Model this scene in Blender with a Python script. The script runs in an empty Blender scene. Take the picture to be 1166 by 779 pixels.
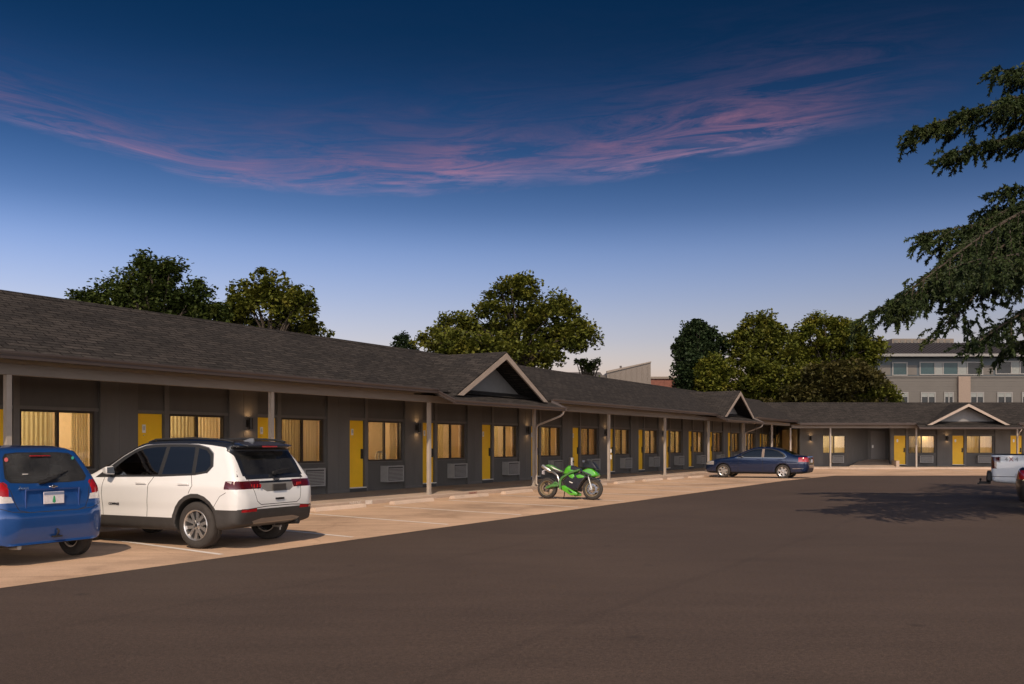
import bpy, bmesh, math, random
import numpy as np
from mathutils import Matrix, Vector
R = math.radians
scene = bpy.context.scene
COL = scene.collection
WM = {}
random.seed(7)
rng = np.random.default_rng(11)

# ------------------------------------------------------------------ geometry of the place
F = 1080.0
CAMZ = 1.59
HOR = 505.0
TH = math.atan(620.0 / F)
SN, CS = math.sin(TH), math.cos(TH)
LEFT = Matrix(((SN, -CS, 0, 0), (CS, SN, 0, 0), (0, 0, 1, 0), (0, 0, 0, 1)))   # (s, d, z) of the long wing
DROP = 0.15
RIGHT = Matrix.Translation((0, 48.53, -DROP))                                    # same layout for the end wing


def gz(y):
    return -DROP * min(1.0, max(0.0, (y - 40.0) / 15.0))


def at(px, py, Z):
    return Vector(((px - 583) * Z / F, Z, CAMZ + (HOR - py) * Z / F))


# ------------------------------------------------------------------ object helpers
def link(o, parent=None, world=None):
    world = world or Matrix()
    COL.objects.link(o)
    o.matrix_basis = world
    WM[o.name] = world.copy()
    if parent is not None:
        o.parent = parent
        o.matrix_parent_inverse = WM[parent.name].inverted()
    return o


def tag(o, label=None, cat=None, group=None, kind=None):
    if label: o['label'] = label
    if cat: o['category'] = cat
    if group: o['group'] = group
    if kind: o['kind'] = kind
    return o


def empty(name, world, label, cat, group=None):
    o = bpy.data.objects.new(name, None)
    o.empty_display_size = 0.3
    link(o, None, world)
    return tag(o, label, cat, group)


def place(name, mesh, parent=None, world=None):
    return link(bpy.data.objects.new(name, mesh), parent, world)


class MB:
    def __init__(self):
        self.v, self.f, self.m = [], [], []

    def face(self, pts, mat=0):
        n = len(self.v)
        self.v += [tuple(p) for p in pts]
        self.f.append(tuple(range(n, n + len(pts))))
        self.m.append(mat)

    def box(self, x0, x1, y0, y1, z0, z1, mat=0, M=None):
        n = len(self.v)
        p = [(x0, y0, z0), (x1, y0, z0), (x1, y1, z0), (x0, y1, z0), (x0, y0, z1), (x1, y0, z1), (x1, y1, z1), (x0, y1, z1)]
        if M is not None: p = [tuple(M @ Vector(q)) for q in p]
        self.v += p
        for q in ((0, 3, 2, 1), (4, 5, 6, 7), (0, 1, 5, 4), (1, 2, 6, 5), (2, 3, 7, 6), (3, 0, 4, 7)):
            self.f.append(tuple(n + i for i in q)); self.m.append(mat)
        return self

    def prism(self, bottom, top, mat=0):
        """closed solid between two loops of equal length (counter-clockwise seen from the top loop's side)"""
        n, k = len(self.v), len(bottom)
        self.v += [tuple(p) for p in bottom] + [tuple(p) for p in top]
        self.f.append(tuple(n + k - 1 - i for i in range(k))); self.m.append(mat)
        self.f.append(tuple(n + k + i for i in range(k))); self.m.append(mat)
        for i in range(k):
            j = (i + 1) % k
            self.f.append((n + i, n + j, n + k + j, n + k + i)); self.m.append(mat)
        return self

    def slab(self, pts, t, mat=0):
        """sheet polygon given thickness t downwards (z)"""
        return self.prism([(p[0], p[1], p[2] - t) for p in pts], pts, mat)

    def tube(self, path, rad, n=8, mat=0, caps=True):
        path = [Vector(p) for p in path]
        if not hasattr(rad, '__len__'): rad = [rad] * len(path)
        base = len(self.v)
        ref = None
        for i, p in enumerate(path):
            a = path[max(i - 1, 0)]; b = path[min(i + 1, len(path) - 1)]
            t = (b - a).normalized()
            if ref is None:
                ref = Vector((0, 0, 1)) if abs(t.z) < 0.9 else Vector((1, 0, 0))
            u = (ref - t * ref.dot(t)).normalized()
            w = t.cross(u)
            ref = u
            for k in range(n):
                an = 2 * math.pi * k / n
                self.v.append(tuple(p + (u * math.cos(an) + w * math.sin(an)) * rad[i]))
        for i in range(len(path) - 1):
            for k in range(n):
                a = base + i * n + k; b = base + i * n + (k + 1) % n
                self.f.append((a, b, b + n, a + n)); self.m.append(mat)
        if caps:
            self.f.append(tuple(base + n - 1 - k for k in range(n))); self.m.append(mat)
            e = base + (len(path) - 1) * n
            self.f.append(tuple(e + k for k in range(n))); self.m.append(mat)
        return self

    def lathe(self, prof, n=32, mat=0, axis='z', c=(0, 0, 0), closed=False):
        """prof = [(radius, height)] round the axis"""
        base = len(self.v)
        for r, h in prof:
            for k in range(n):
                an = 2 * math.pi * k / n
                a, b = r * math.cos(an), r * math.sin(an)
                p = (a, b, h) if axis == 'z' else ((a, h, b) if axis == 'y' else (h, a, b))
                self.v.append((p[0] + c[0], p[1] + c[1], p[2] + c[2]))
        L = len(prof)
        for i in range(L if closed else L - 1):
            for k in range(n):
                a = base + i * n + k; b = base + i * n + (k + 1) % n
                j = ((i + 1) % L) * n
                c2 = base + j + (k + 1) % n; d2 = base + j + k
                self.f.append((a, b, c2, d2)); self.m.append(mat)
        return self

    def mesh(self, name, mats, smooth=None, weld=True):
        me = bpy.data.meshes.new(name)
        me.from_pydata(self.v, [], self.f)
        for m in mats: me.materials.append(m)
        me.polygons.foreach_set('material_index', self.m)
        bm = bmesh.new(); bm.from_mesh(me)
        if weld: bmesh.ops.remove_doubles(bm, verts=bm.verts, dist=1e-5)
        bmesh.ops.recalc_face_normals(bm, faces=bm.faces)
        if smooth is not None:
            ca = math.cos(R(smooth))
            for f in bm.faces: f.smooth = True
            for e in bm.edges:
                if len(e.link_faces) == 2 and e.link_faces[0].normal.dot(e.link_faces[1].normal) < ca: e.smooth = False
        bm.to_mesh(me); bm.free()
        return me

    def build(self, name, mats, parent=None, world=None, smooth=None, bevel=0.0, weld=True):
        if not isinstance(mats, (list, tuple)): mats = [mats]
        o = place(name, self.mesh(name, mats, smooth, weld), parent, world)
        if bevel:
            b = o.modifiers.new('bevel', 'BEVEL'); b.width = bevel; b.segments = 2; b.limit_method = 'ANGLE'; b.angle_limit = R(40)
        return o


# ------------------------------------------------------------------ materials
def N(nt, typ, **kw):
    n = nt.nodes.new(typ)
    for k, v in kw.items():
        if k == 'inp':
            for a, b in v.items(): n.inputs[a].default_value = b
        else: setattr(n, k, v)
    return n


def newmat(name):
    m = bpy.data.materials.new(name); m.use_nodes = True
    nt = m.node_tree; nt.nodes.clear()
    out = N(nt, 'ShaderNodeOutputMaterial')
    return m, nt, out


def c4(c): return (c[0], c[1], c[2], 1.0)


def ramp(nt, fac, stops, interp='LINEAR'):
    r = N(nt, 'ShaderNodeValToRGB')
    r.color_ramp.interpolation = interp
    e = r.color_ramp.elements
    while len(e) < len(stops): e.new(0.5)
    for k, (p, c) in enumerate(stops):
        e[k].position = p; e[k].color = c4(c) if hasattr(c, '__len__') else (c, c, c, 1)
    nt.links.new(fac, r.inputs['Fac'])
    return r.outputs['Color']


def noise(nt, vec, scale, detail=4.0, rough=0.55, dist=0.0):
    n = N(nt, 'ShaderNodeTexNoise', inp={'Scale': scale, 'Detail': detail, 'Roughness': rough, 'Distortion': dist})
    if vec is not None: nt.links.new(vec, n.inputs['Vector'])
    return n.outputs['Fac']


def mulcol(nt, a, b, fac=1.0, mode='MULTIPLY'):
    x = N(nt, 'ShaderNodeMix', data_type='RGBA', blend_type=mode)
    x.inputs['Factor'].default_value = fac
    for s, v in ((x.inputs[6], a), (x.inputs[7], b)):
        if hasattr(v, 'is_linked') or hasattr(v, 'links'): nt.links.new(v, s)
        else: s.default_value = c4(v)
    return x.outputs[2]


def objvec(nt, scale=(1, 1, 1), rot=(0, 0, 0), world=False):
    mp = N(nt, 'ShaderNodeMapping'); mp.inputs['Scale'].default_value = scale; mp.inputs['Rotation'].default_value = rot
    if world:
        g = N(nt, 'ShaderNodeNewGeometry'); nt.links.new(g.outputs['Position'], mp.inputs['Vector'])
    else:
        t = N(nt, 'ShaderNodeTexCoord'); nt.links.new(t.outputs['Object'], mp.inputs['Vector'])
    return mp.outputs['Vector']


def mat(name, col, rough=0.6, metal=0.0, var=0.15, vscale=6.0, bump=0.0, bscale=60.0, coat=0.0, spec=0.5, grime=0.0, stretch=(1, 1, 1), emit=None):
    m, nt, out = newmat(name)
    p = N(nt, 'ShaderNodeBsdfPrincipled', inp={'Roughness': rough, 'Metallic': metal, 'Base Color': c4(col), 'Coat Weight': coat, 'Coat Roughness': 0.04, 'Specular IOR Level': spec})
    nt.links.new(p.outputs[0], out.inputs['Surface'])
    if var or bump or grime:
        v = objvec(nt, stretch)
    if var:
        f = noise(nt, v, vscale, 5)
        c = ramp(nt, f, [(0.25, [x * (1 - var) for x in col]), (0.75, [min(1, x * (1 + var)) for x in col])])
        if grime:
            g = noise(nt, v, vscale * 0.35, 6, 0.7)
            gm = ramp(nt, g, [(0.42, (1, 1, 1)), (0.7, (1 - grime, 1 - grime * 1.05, 1 - grime * 1.1))])
            c = mulcol(nt, c, gm)
        nt.links.new(c, p.inputs['Base Color'])
    if bump:
        b = N(nt, 'ShaderNodeBump', inp={'Strength': bump, 'Distance': 0.01})
        nt.links.new(noise(nt, v, bscale, 3), b.inputs['Height']); nt.links.new(b.outputs[0], p.inputs['Normal'])
    if emit:
        p.inputs['Emission Color'].default_value = c4(emit[0]); p.inputs['Emission Strength'].default_value = emit[1]
    return m


def glassmat(name, tint, ior=1.45, rough=0.0, boost=0.0):
    m, nt, out = newmat(name)
    t = N(nt, 'ShaderNodeBsdfTransparent'); t.inputs[0].default_value = c4(tint)
    g = N(nt, 'ShaderNodeBsdfGlossy'); g.inputs['Roughness'].default_value = rough; g.inputs[0].default_value = (1, 1, 1, 1)
    fr = N(nt, 'ShaderNodeFresnel', inp={'IOR': ior})
    ad = N(nt, 'ShaderNodeMath', operation='ADD', use_clamp=True); ad.inputs[1].default_value = boost
    nt.links.new(fr.outputs[0], ad.inputs[0])
    mx = N(nt, 'ShaderNodeMixShader')
    nt.links.new(ad.outputs[0], mx.inputs[0]); nt.links.new(t.outputs[0], mx.inputs[1]); nt.links.new(g.outputs[0], mx.inputs[2])
    nt.links.new(mx.outputs[0], out.inputs['Surface'])
    return m


def carpaint(name, col, metal=0.0, rough=0.35, inner=(0.02, 0.02, 0.02), dust=0.12):
    """lacquered paint; the inside of the shell is dark trim"""
    m, nt, out = newmat(name)
    v = objvec(nt)
    f = noise(nt, v, 1.7, 5, 0.65)
    c = ramp(nt, f, [(0.3, col), (0.75, [x * (1 - dust) + 0.30 * dust * 0.6 for x in col])])
    p = N(nt, 'ShaderNodeBsdfPrincipled', inp={'Roughness': rough, 'Metallic': metal, 'Coat Weight': 1.0, 'Coat Roughness': 0.05})
    nt.links.new(c, p.inputs['Base Color'])
    d = N(nt, 'ShaderNodeBsdfDiffuse'); d.inputs[0].default_value = c4(inner)
    g = N(nt, 'ShaderNodeNewGeometry')
    mx = N(nt, 'ShaderNodeMixShader')
    nt.links.new(g.outputs['Backfacing'], mx.inputs[0]); nt.links.new(p.outputs[0], mx.inputs[1]); nt.links.new(d.outputs[0], mx.inputs[2])
    nt.links.new(mx.outputs[0], out.inputs['Surface'])
    return m


def emitmat(name, col, strength):
    m, nt, out = newmat(name)
    e = N(nt, 'ShaderNodeEmission'); e.inputs[0].default_value = c4(col); e.inputs[1].default_value = strength
    nt.links.new(e.outputs[0], out.inputs['Surface'])
    return m


def asphalt_mat():
    m, nt, out = newmat('asphalt')
    v = objvec(nt, world=True)
    big = noise(nt, v, 0.12, 5, 0.6)
    c = ramp(nt, big, [(0.3, (0.0385, 0.0275, 0.0222)), (0.7, (0.053, 0.038, 0.030))])
    mid = noise(nt, objvec(nt, (0.5, 2.2, 1), (0, 0, R(20)), True), 0.9, 6, 0.7)
    c = mulcol(nt, c, ramp(nt, mid, [(0.3, 0.87), (0.7, 1.1)]))
    c = mulcol(nt, c, ramp(nt, noise(nt, v, 24, 3, 0.7), [(0.3, 0.70), (0.7, 1.32)]))
    seam = N(nt, 'ShaderNodeTexWave', wave_type='BANDS', bands_direction='X', inp={'Scale': 0.085, 'Distortion': 0.6, 'Detail': 3.0, 'Detail Scale': 1.5})
    nt.links.new(objvec(nt, (1, 1, 1), (0, 0, TH), True), seam.inputs['Vector'])
    c = mulcol(nt, c, ramp(nt, seam.outputs['Fac'], [(0.0, (.82, .82, .82)), (0.004, (1, 1, 1))]), .6)
    fine = noise(nt, v, 85, 2, 0.8)
    c = mulcol(nt, c, ramp(nt, fine, [(0.25, 0.35), (0.5, 1.0), (0.75, 1.8)]))
    vo = N(nt, 'ShaderNodeTexVoronoi', inp={'Scale': 38.0}); nt.links.new(v, vo.inputs['Vector'])
    c = mulcol(nt, c, ramp(nt, vo.outputs['Distance'], [(0.03, (2.0, 1.95, 1.9)), (0.10, (1, 1, 1))]), 0.5)
    dr = N(nt, 'ShaderNodeTexVoronoi', inp={'Scale': 0.75}); nt.links.new(v, dr.inputs['Vector'])
    c = mulcol(nt, c, ramp(nt, dr.outputs['Distance'], [(0.03, (.55, .55, .56)), (0.075, (1, 1, 1))]), .7)
    stain = noise(nt, v, 0.55, 3, 0.5)
    c = mulcol(nt, c, ramp(nt, stain, [(0.66, (1, 1, 1)), (0.74, (0.82, 0.82, 0.84))]))
    p = N(nt, 'ShaderNodeBsdfPrincipled', inp={'Roughness': 0.72, 'Specular IOR Level': 0.35, 'Diffuse Roughness': 1.0})
    nt.links.new(c, p.inputs['Base Color'])
    b = N(nt, 'ShaderNodeBump', inp={'Strength': 0.5, 'Distance': 0.012})
    nt.links.new(noise(nt, v, 120, 3, 0.7), b.inputs['Height']); nt.links.new(b.outputs[0], p.inputs['Normal'])
    nt.links.new(p.outputs[0], out.inputs['Surface'])
    return m


def concrete_mat(name, col, streak=True, stains=1.0):
    m, nt, out = newmat(name)
    v = objvec(nt, world=True)
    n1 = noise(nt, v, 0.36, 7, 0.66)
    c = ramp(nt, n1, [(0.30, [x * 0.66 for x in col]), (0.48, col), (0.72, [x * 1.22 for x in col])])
    if streak:
        # raking and tyre wear run across the stalls
        sv = objvec(nt, (0.22, 2.6, 1), (0, 0, TH), True)
        c = mulcol(nt, c, ramp(nt, noise(nt, sv, 1.3, 7, 0.72), [(0.3, 0.80), (0.52, 1.0), (0.72, 1.10)]))
        oil = noise(nt, v, 0.33, 4, 0.6, 0.4)
        c = mulcol(nt, c, ramp(nt, oil, [(0.56, (1, 1, 1)), (0.70, (0.70, 0.68, 0.66))]), stains)
        # hairline cracks
        cv = N(nt, 'ShaderNodeTexVoronoi', feature='DISTANCE_TO_EDGE', inp={'Scale': 0.33})
        wv = N(nt, 'ShaderNodeVectorMath', operation='ADD')
        nz = N(nt, 'ShaderNodeTexNoise', inp={'Scale': 1.1, 'Detail': 5.0}); nt.links.new(v, nz.inputs['Vector'])
        nt.links.new(v, wv.inputs[0]); nt.links.new(nz.outputs['Color'], wv.inputs[1]); nt.links.new(wv.outputs[0], cv.inputs['Vector'])
        c = mulcol(nt, c, ramp(nt, cv.outputs['Distance'], [(0.0, (0.45, 0.42, 0.4)), (0.006, (0.5, 0.47, 0.45)), (0.012, (1, 1, 1))]), 0.22)
    fine = noise(nt, v, 60, 3, 0.8)
    c = mulcol(nt, c, ramp(nt, fine, [(0.3, 0.8), (0.7, 1.18)]))
    p = N(nt, 'ShaderNodeBsdfPrincipled', inp={'Roughness': 0.85, 'Specular IOR Level': 0.3})
    nt.links.new(c, p.inputs['Base Color'])
    b = N(nt, 'ShaderNodeBump', inp={'Strength': 0.4, 'Distance': 0.008})
    nt.links.new(noise(nt, v, 45, 5, 0.7), b.inputs['Height']); nt.links.new(b.outputs[0], p.inputs['Normal'])
    nt.links.new(p.outputs[0], out.inputs['Surface'])
    return m


def paintline_mat():
    m, nt, out = newmat('worn_paint')
    v = objvec(nt, world=True)
    f = noise(nt, v, 5, 7, 0.75)
    c = ramp(nt, f, [(0.33, (0.50, 0.40, 0.33)), (0.46, (0.72, 0.67, 0.62)), (0.7, (0.78, 0.74, 0.70))])
    p = N(nt, 'ShaderNodeBsdfPrincipled', inp={'Roughness': 0.8})
    nt.links.new(c, p.inputs['Base Color']); nt.links.new(p.outputs[0], out.inputs['Surface'])
    return m


def shingle_mat(name, swap=False):
    m, nt, out = newmat(name)
    t = N(nt, 'ShaderNodeTexCoord')
    sp = N(nt, 'ShaderNodeSeparateXYZ'); nt.links.new(t.outputs['Object'], sp.inputs[0])
    cb = N(nt, 'ShaderNodeCombineXYZ')
    sl = N(nt, 'ShaderNodeMath', operation='MULTIPLY'); sl.inputs[1].default_value = 1.118
    nt.links.new(sp.outputs[0 if swap else 1], sl.inputs[0])
    nt.links.new(sp.outputs[1 if swap else 0], cb.inputs[0]); nt.links.new(sl.outputs[0], cb.inputs[1])
    br = N(nt, 'ShaderNodeTexBrick', offset=0.37, offset_frequency=2, inp={'Scale': 1.0, 'Mortar Size': 0.016, 'Mortar Smooth': 0.5, 'Bias': -0.1, 'Brick Width': 0.42, 'Row Height': 0.135})
    br.inputs['Color1'].default_value = c4((0.050, 0.044, 0.041)); br.inputs['Color2'].default_value = c4((0.027, 0.025, 0.0245)); br.inputs['Mortar'].default_value = c4((0.012, 0.010, 0.010))
    nt.links.new(cb.outputs[0], br.inputs['Vector'])
    c = br.outputs['Color']
    big = noise(nt, t.outputs['Object'], 0.5, 5, 0.6)
    c = mulcol(nt, c, ramp(nt, big, [(0.3, 0.92), (0.7, 1.08)]))
    dv = N(nt, 'ShaderNodeMapping'); dv.inputs['Scale'].default_value = (3.6, 17, 1); nt.links.new(cb.outputs[0], dv.inputs['Vector'])
    c = mulcol(nt, c, ramp(nt, noise(nt, dv.outputs[0], 1.0, 3, 0.6), [(0.36, 0.68), (0.64, 1.28)]))
    fine = noise(nt, t.outputs['Object'], 30, 3, 0.7)
    c = mulcol(nt, c, ramp(nt, fine, [(0.3, 0.72), (0.7, 1.28)]))
    p = N(nt, 'ShaderNodeBsdfPrincipled', inp={'Roughness': 0.95, 'Specular IOR Level': 0.15})
    nt.links.new(c, p.inputs['Base Color'])
    b = N(nt, 'ShaderNodeBump', inp={'Strength': 0.6, 'Distance': 0.02})
    nt.links.new(br.outputs['Fac'], b.inputs['Height']); b.invert = True
    nt.links.new(b.outputs[0], p.inputs['Normal'])
    nt.links.new(p.outputs[0], out.inputs['Surface'])
    return m


def leafmat(name, stops, trans=0.25):
    m, nt, out = newmat(name)
    v = objvec(nt)
    f = noise(nt, v, 0.9, 4, 0.75)
    c = ramp(nt, f, stops)
    f2 = noise(nt, v, 7, 2, 0.6)
    c = mulcol(nt, c, ramp(nt, f2, [(0.3, 0.6), (0.7, 1.35)]))
    p = N(nt, 'ShaderNodeBsdfPrincipled', inp={'Roughness': 0.6, 'Specular IOR Level': 0.25})
    nt.links.new(c, p.inputs['Base Color'])
    tr = N(nt, 'ShaderNodeBsdfTranslucent'); nt.links.new(c, tr.inputs[0])
    mx = N(nt, 'ShaderNodeMixShader'); mx.inputs[0].default_value = trans
    nt.links.new(p.outputs[0], mx.inputs[1]); nt.links.new(tr.outputs[0], mx.inputs[2])
    nt.links.new(mx.outputs[0], out.inputs['Surface'])
    return m


def curtain_mat(name, col):
    m, nt, out = newmat(name)
    v = objvec(nt, (1, 1, 0.15))
    f = noise(nt, v, 9, 4, 0.6)
    c = ramp(nt, f, [(0.3, [x * 0.97 for x in col]), (0.7, [min(1, x * 1.02) for x in col])])
    d = N(nt, 'ShaderNodeBsdfDiffuse'); nt.links.new(c, d.inputs[0])
    t = N(nt, 'ShaderNodeBsdfTranslucent'); nt.links.new(c, t.inputs[0])
    mx = N(nt, 'ShaderNodeMixShader'); mx.inputs[0].default_value = 0.55
    nt.links.new(d.outputs[0], mx.inputs[1]); nt.links.new(t.outputs[0], mx.inputs[2])
    nt.links.new(mx.outputs[0], out.inputs['Surface'])
    return m


M_asphalt = asphalt_mat()
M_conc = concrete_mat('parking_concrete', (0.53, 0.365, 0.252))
M_walk = concrete_mat('walkway_concrete', (0.42, 0.33, 0.265), False)
M_stop = concrete_mat('kerb_concrete', (0.52, 0.41, 0.33), False)
M_line = paintline_mat()
M_shingle = shingle_mat('roof_shingles')
M_shingle2 = shingle_mat('roof_shingles_gable', True)
M_wall = mat('grey_painted_siding', (0.120, 0.115, 0.111), 0.75, var=0.10, vscale=2.0, bump=0.15, bscale=30, grime=0.15, stretch=(1, 1, 0.3))
M_bay = mat('dark_grey_siding', (0.097, 0.093, 0.090), 0.75, var=0.10, vscale=2.0, bump=0.15, bscale=30, grime=0.15, stretch=(1, 1, 0.3))
M_trim = mat('grey_trim_paint', (0.128, 0.122, 0.117), 0.6, var=0.08)
M_beam = mat('taupe_beam_paint', (0.225, 0.200, 0.180), 0.65, var=0.10, vscale=1.2, grime=0.2, stretch=(0.3, 1, 1))
M_post = mat('tan_post_paint', (0.36, 0.315, 0.275), 0.6, var=0.07, vscale=3, grime=0.15)
M_fascia = mat('pale_fascia_paint', (0.36, 0.295, 0.25), 0.6, var=0.06, grime=0.12)
M_gutter = mat('brown_gutter_metal', (0.070, 0.055, 0.052), 0.35, metal=0.15, var=0.1, vscale=1.0)
M_gable = mat('blue_grey_gable_board', (0.21, 0.205, 0.205), 0.75, var=0.08)
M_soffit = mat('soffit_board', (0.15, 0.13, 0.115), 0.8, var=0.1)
M_eaveshade = mat('eave_shade_board', (0.045, 0.038, 0.034), 0.8, var=0.1)  # soffit darkened along the overhang: eave shade put into the colour
M_yellow = mat('yellow_door_paint', (0.90, 0.53, 0.010), 0.5, var=0.05, vscale=2, grime=0.10)
M_greydoor = mat('grey_door_paint', (0.17, 0.16, 0.155), 0.5, var=0.05)
M_dark = mat('dark_bronze_metal', (0.018, 0.015, 0.013), 0.45, metal=0.2, var=0.1)
M_frame = mat('brown_window_frame', (0.03, 0.023, 0.018), 0.45, metal=0.2, var=0.1)
M_white = mat('white_enamel', (0.78, 0.76, 0.72), 0.4, var=0.05)
M_steel = mat('brushed_steel', (0.55, 0.54, 0.52), 0.32, metal=0.9, var=0.1)
M_chrome = mat('chrome', (0.75, 0.75, 0.76), 0.12, metal=1.0, var=0.0)
M_unit = mat('grey_unit_plastic', (0.30, 0.295, 0.29), 0.55, var=0.08)
M_unitdark = mat('grille_shadow_plastic', (0.05, 0.05, 0.05), 0.6, var=0.05)
M_pane = glassmat('window_glass', (0.93, 0.93, 0.91), 1.5, 0.0, 0.02)
M_curtain = curtain_mat('tan_curtain', (0.78, 0.68, 0.42))
M_curtain2 = curtain_mat('gold_curtain', (0.74, 0.60, 0.32))
M_room = mat('room_plaster', (0.50, 0.38, 0.24), 0.85, var=0.06)
M_bulb = emitmat('sconce_bulb', (1.0, 0.58, 0.26), 60.0)
M_black = mat('black_plastic', (0.016, 0.016, 0.017), 0.55, var=0.15, vscale=12)
M_clad = mat('grey_black_cladding', (0.040, 0.036, 0.034), 0.65, var=0.15, vscale=8)
M_rubber = mat('tyre_rubber', (0.035, 0.030, 0.027), 0.85, var=0.25, vscale=9, bump=0.3, bscale=40)
M_under = mat('underbody_black', (0.008, 0.008, 0.008), 0.9, var=0)
M_alloy = mat('alloy_silver', (0.62, 0.60, 0.58), 0.28, metal=0.85, var=0.05)
M_red = mat('red_lens', (0.34, 0.010, 0.014), 0.12, var=0.2, vscale=20, coat=1.0)
M_redark = mat('smoked_red_lens', (0.075, 0.005, 0.007), 0.10, var=0.3, vscale=18, coat=1.0)
M_headlamp = mat('headlamp_lens', (0.26, 0.25, 0.25), 0.10, var=0.3, vscale=20, coat=1.0)
M_clear = mat('clear_lens', (0.62, 0.58, 0.56), 0.10, var=0.15, vscale=20, coat=1.0)
M_cglass = glassmat('car_glass', (0.62, 0.66, 0.66), 1.5, 0.0, 0.05)
M_tint = glassmat('tinted_car_glass', (0.055, 0.06, 0.068), 1.52, 0.0, 0.07)
def dustysheenglass(name, tint, dust):  # grey diffuse film: dust, with sky reflection put into its colour
    m, nt, out = newmat(name)
    t = N(nt, 'ShaderNodeBsdfTransparent'); t.inputs[0].default_value = c4(tint)
    d = N(nt, 'ShaderNodeBsdfDiffuse'); d.inputs[0].default_value = (.40, .40, .39, 1)
    g = N(nt, 'ShaderNodeBsdfGlossy'); g.inputs['Roughness'].default_value = .02
    v = objvec(nt)
    f = ramp(nt, noise(nt, v, 3, 5, .65), [(.35, dust * .5), (.7, dust * 1.4)])
    m1 = N(nt, 'ShaderNodeMixShader'); nt.links.new(f, m1.inputs[0]); nt.links.new(t.outputs[0], m1.inputs[1]); nt.links.new(d.outputs[0], m1.inputs[2])
    fr = N(nt, 'ShaderNodeFresnel', inp={'IOR': 1.5}); ad = N(nt, 'ShaderNodeMath', operation='ADD', use_clamp=True); ad.inputs[1].default_value = .05; nt.links.new(fr.outputs[0], ad.inputs[0])
    m2 = N(nt, 'ShaderNodeMixShader'); nt.links.new(ad.outputs[0], m2.inputs[0]); nt.links.new(m1.outputs[0], m2.inputs[1]); nt.links.new(g.outputs[0], m2.inputs[2])
    nt.links.new(m2.outputs[0], out.inputs['Surface'])
    return m


M_dustysheen = dustysheenglass('dusty_sheen_car_glass', (.50, .54, .55), .10)
M_dustysheen2 = dustysheenglass('dusty_sheen_tinted_glass', (.07, .075, .085), .05)
M_seat = mat('seat_fabric', (0.03, 0.03, 0.032), 0.8, var=0.1)
M_bark = mat('bark', (0.055, 0.042, 0.032), 0.9, var=0.3, vscale=5, bump=0.5, bscale=18)
# ------------------------------------------------------------------ ground
def sheet(name, pts, off, m, grid=None):
    """flat polygon following the slight fall of the lot"""
    bm = bmesh.new()
    f = bm.faces.new([bm.verts.new((p[0], p[1], 0)) for p in pts])
    for yy in (40.0, 55.0):
        bmesh.ops.bisect_plane(bm, geom=bm.verts[:] + bm.edges[:] + bm.faces[:], plane_co=(0, yy, 0), plane_no=(0, 1, 0))
    for v in bm.verts: v.co.z = gz(v.co.y) + off
    bmesh.ops.recalc_face_normals(bm, faces=bm.faces)
    for f in bm.faces:
        if f.normal.z < 0: f.normal_flip()
    me = bpy.data.meshes.new(name); bm.to_mesh(me); bm.free()
    me.materials.append(m)
    o = place(name, me)
    return tag(o, kind='structure')


def L2(s, d): return (LEFT @ Vector((s, d, 0))).to_2d()


sheet('asphalt_lot', [(-450, -250), (450, -250), (450, 500), (-450, 500)], 0.0, M_asphalt)
sheet('parking_concrete', [L2(-8, 10.05), L2(51.4, 10.05), (60, 51.0), (60, 63.88), (18.98, 63.88), L2(64.8, 15.52), L2(-8, 15.52)], 0.004, M_conc)
walk = MB()
a, b = L2(-8, 15.50), L2(64.85, 15.50)
c_, d_ = L2(67.5, 18.6), L2(-8, 18.6)
walk.prism([(p[0], p[1], -0.4) for p in (a, b, c_, d_)], [(p[0], p[1], 0.12) for p in (a, b, c_, d_)])
tag(walk.build('sidewalk', M_walk, bevel=0.02), kind='structure')
walk = MB()
walk.box(18.985, 60, 63.88, 73.0, -0.5, -0.03)
tag(walk.build('sidewalk', M_walk, bevel=0.02), kind='structure')
ramp_ = MB()
rp = [(23.4, 66.0, -0.025), (26.66, 66.0, -0.025), (27.2, 68.7, 0.45), (25.4, 68.7, 0.45)]
ramp_.prism([(p[0], p[1], -0.3) for p in rp], rp)
ramp_.prism([(26.70, 65.9, -0.3), (26.92, 65.9, -0.3), (26.92, 66.72, -0.3), (26.70, 66.72, -0.3)], [(26.70, 65.9, 0.38), (26.92, 65.9, 0.38), (26.92, 66.72, 0.40), (26.70, 66.72, 0.40)])
tag(ramp_.build('access_ramp', M_walk), kind='structure')

lines = MB()
for k in range(-2, 14):
    e = 15.47 + 2.9 * k
    w = 0.05
    q = [L2(e + 0.82 - w, 14.74), L2(e + 0.82 + w, 14.74), L2(e + w, 10.32), L2(e - w, 10.32)]
    lines.face([(p[0], p[1], gz(p[1]) + 0.008) for p in q])
for k in range(6):
    x = 22.6 + 3.0 * k
    lines.face([(x - .05, 58.9, -0.142), (x + .05, 58.9, -0.142), (x + .05, 63.4, -0.142), (x - .05, 63.4, -0.142)])
tag(lines.build('parking_lines', M_line), kind='structure')

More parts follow.
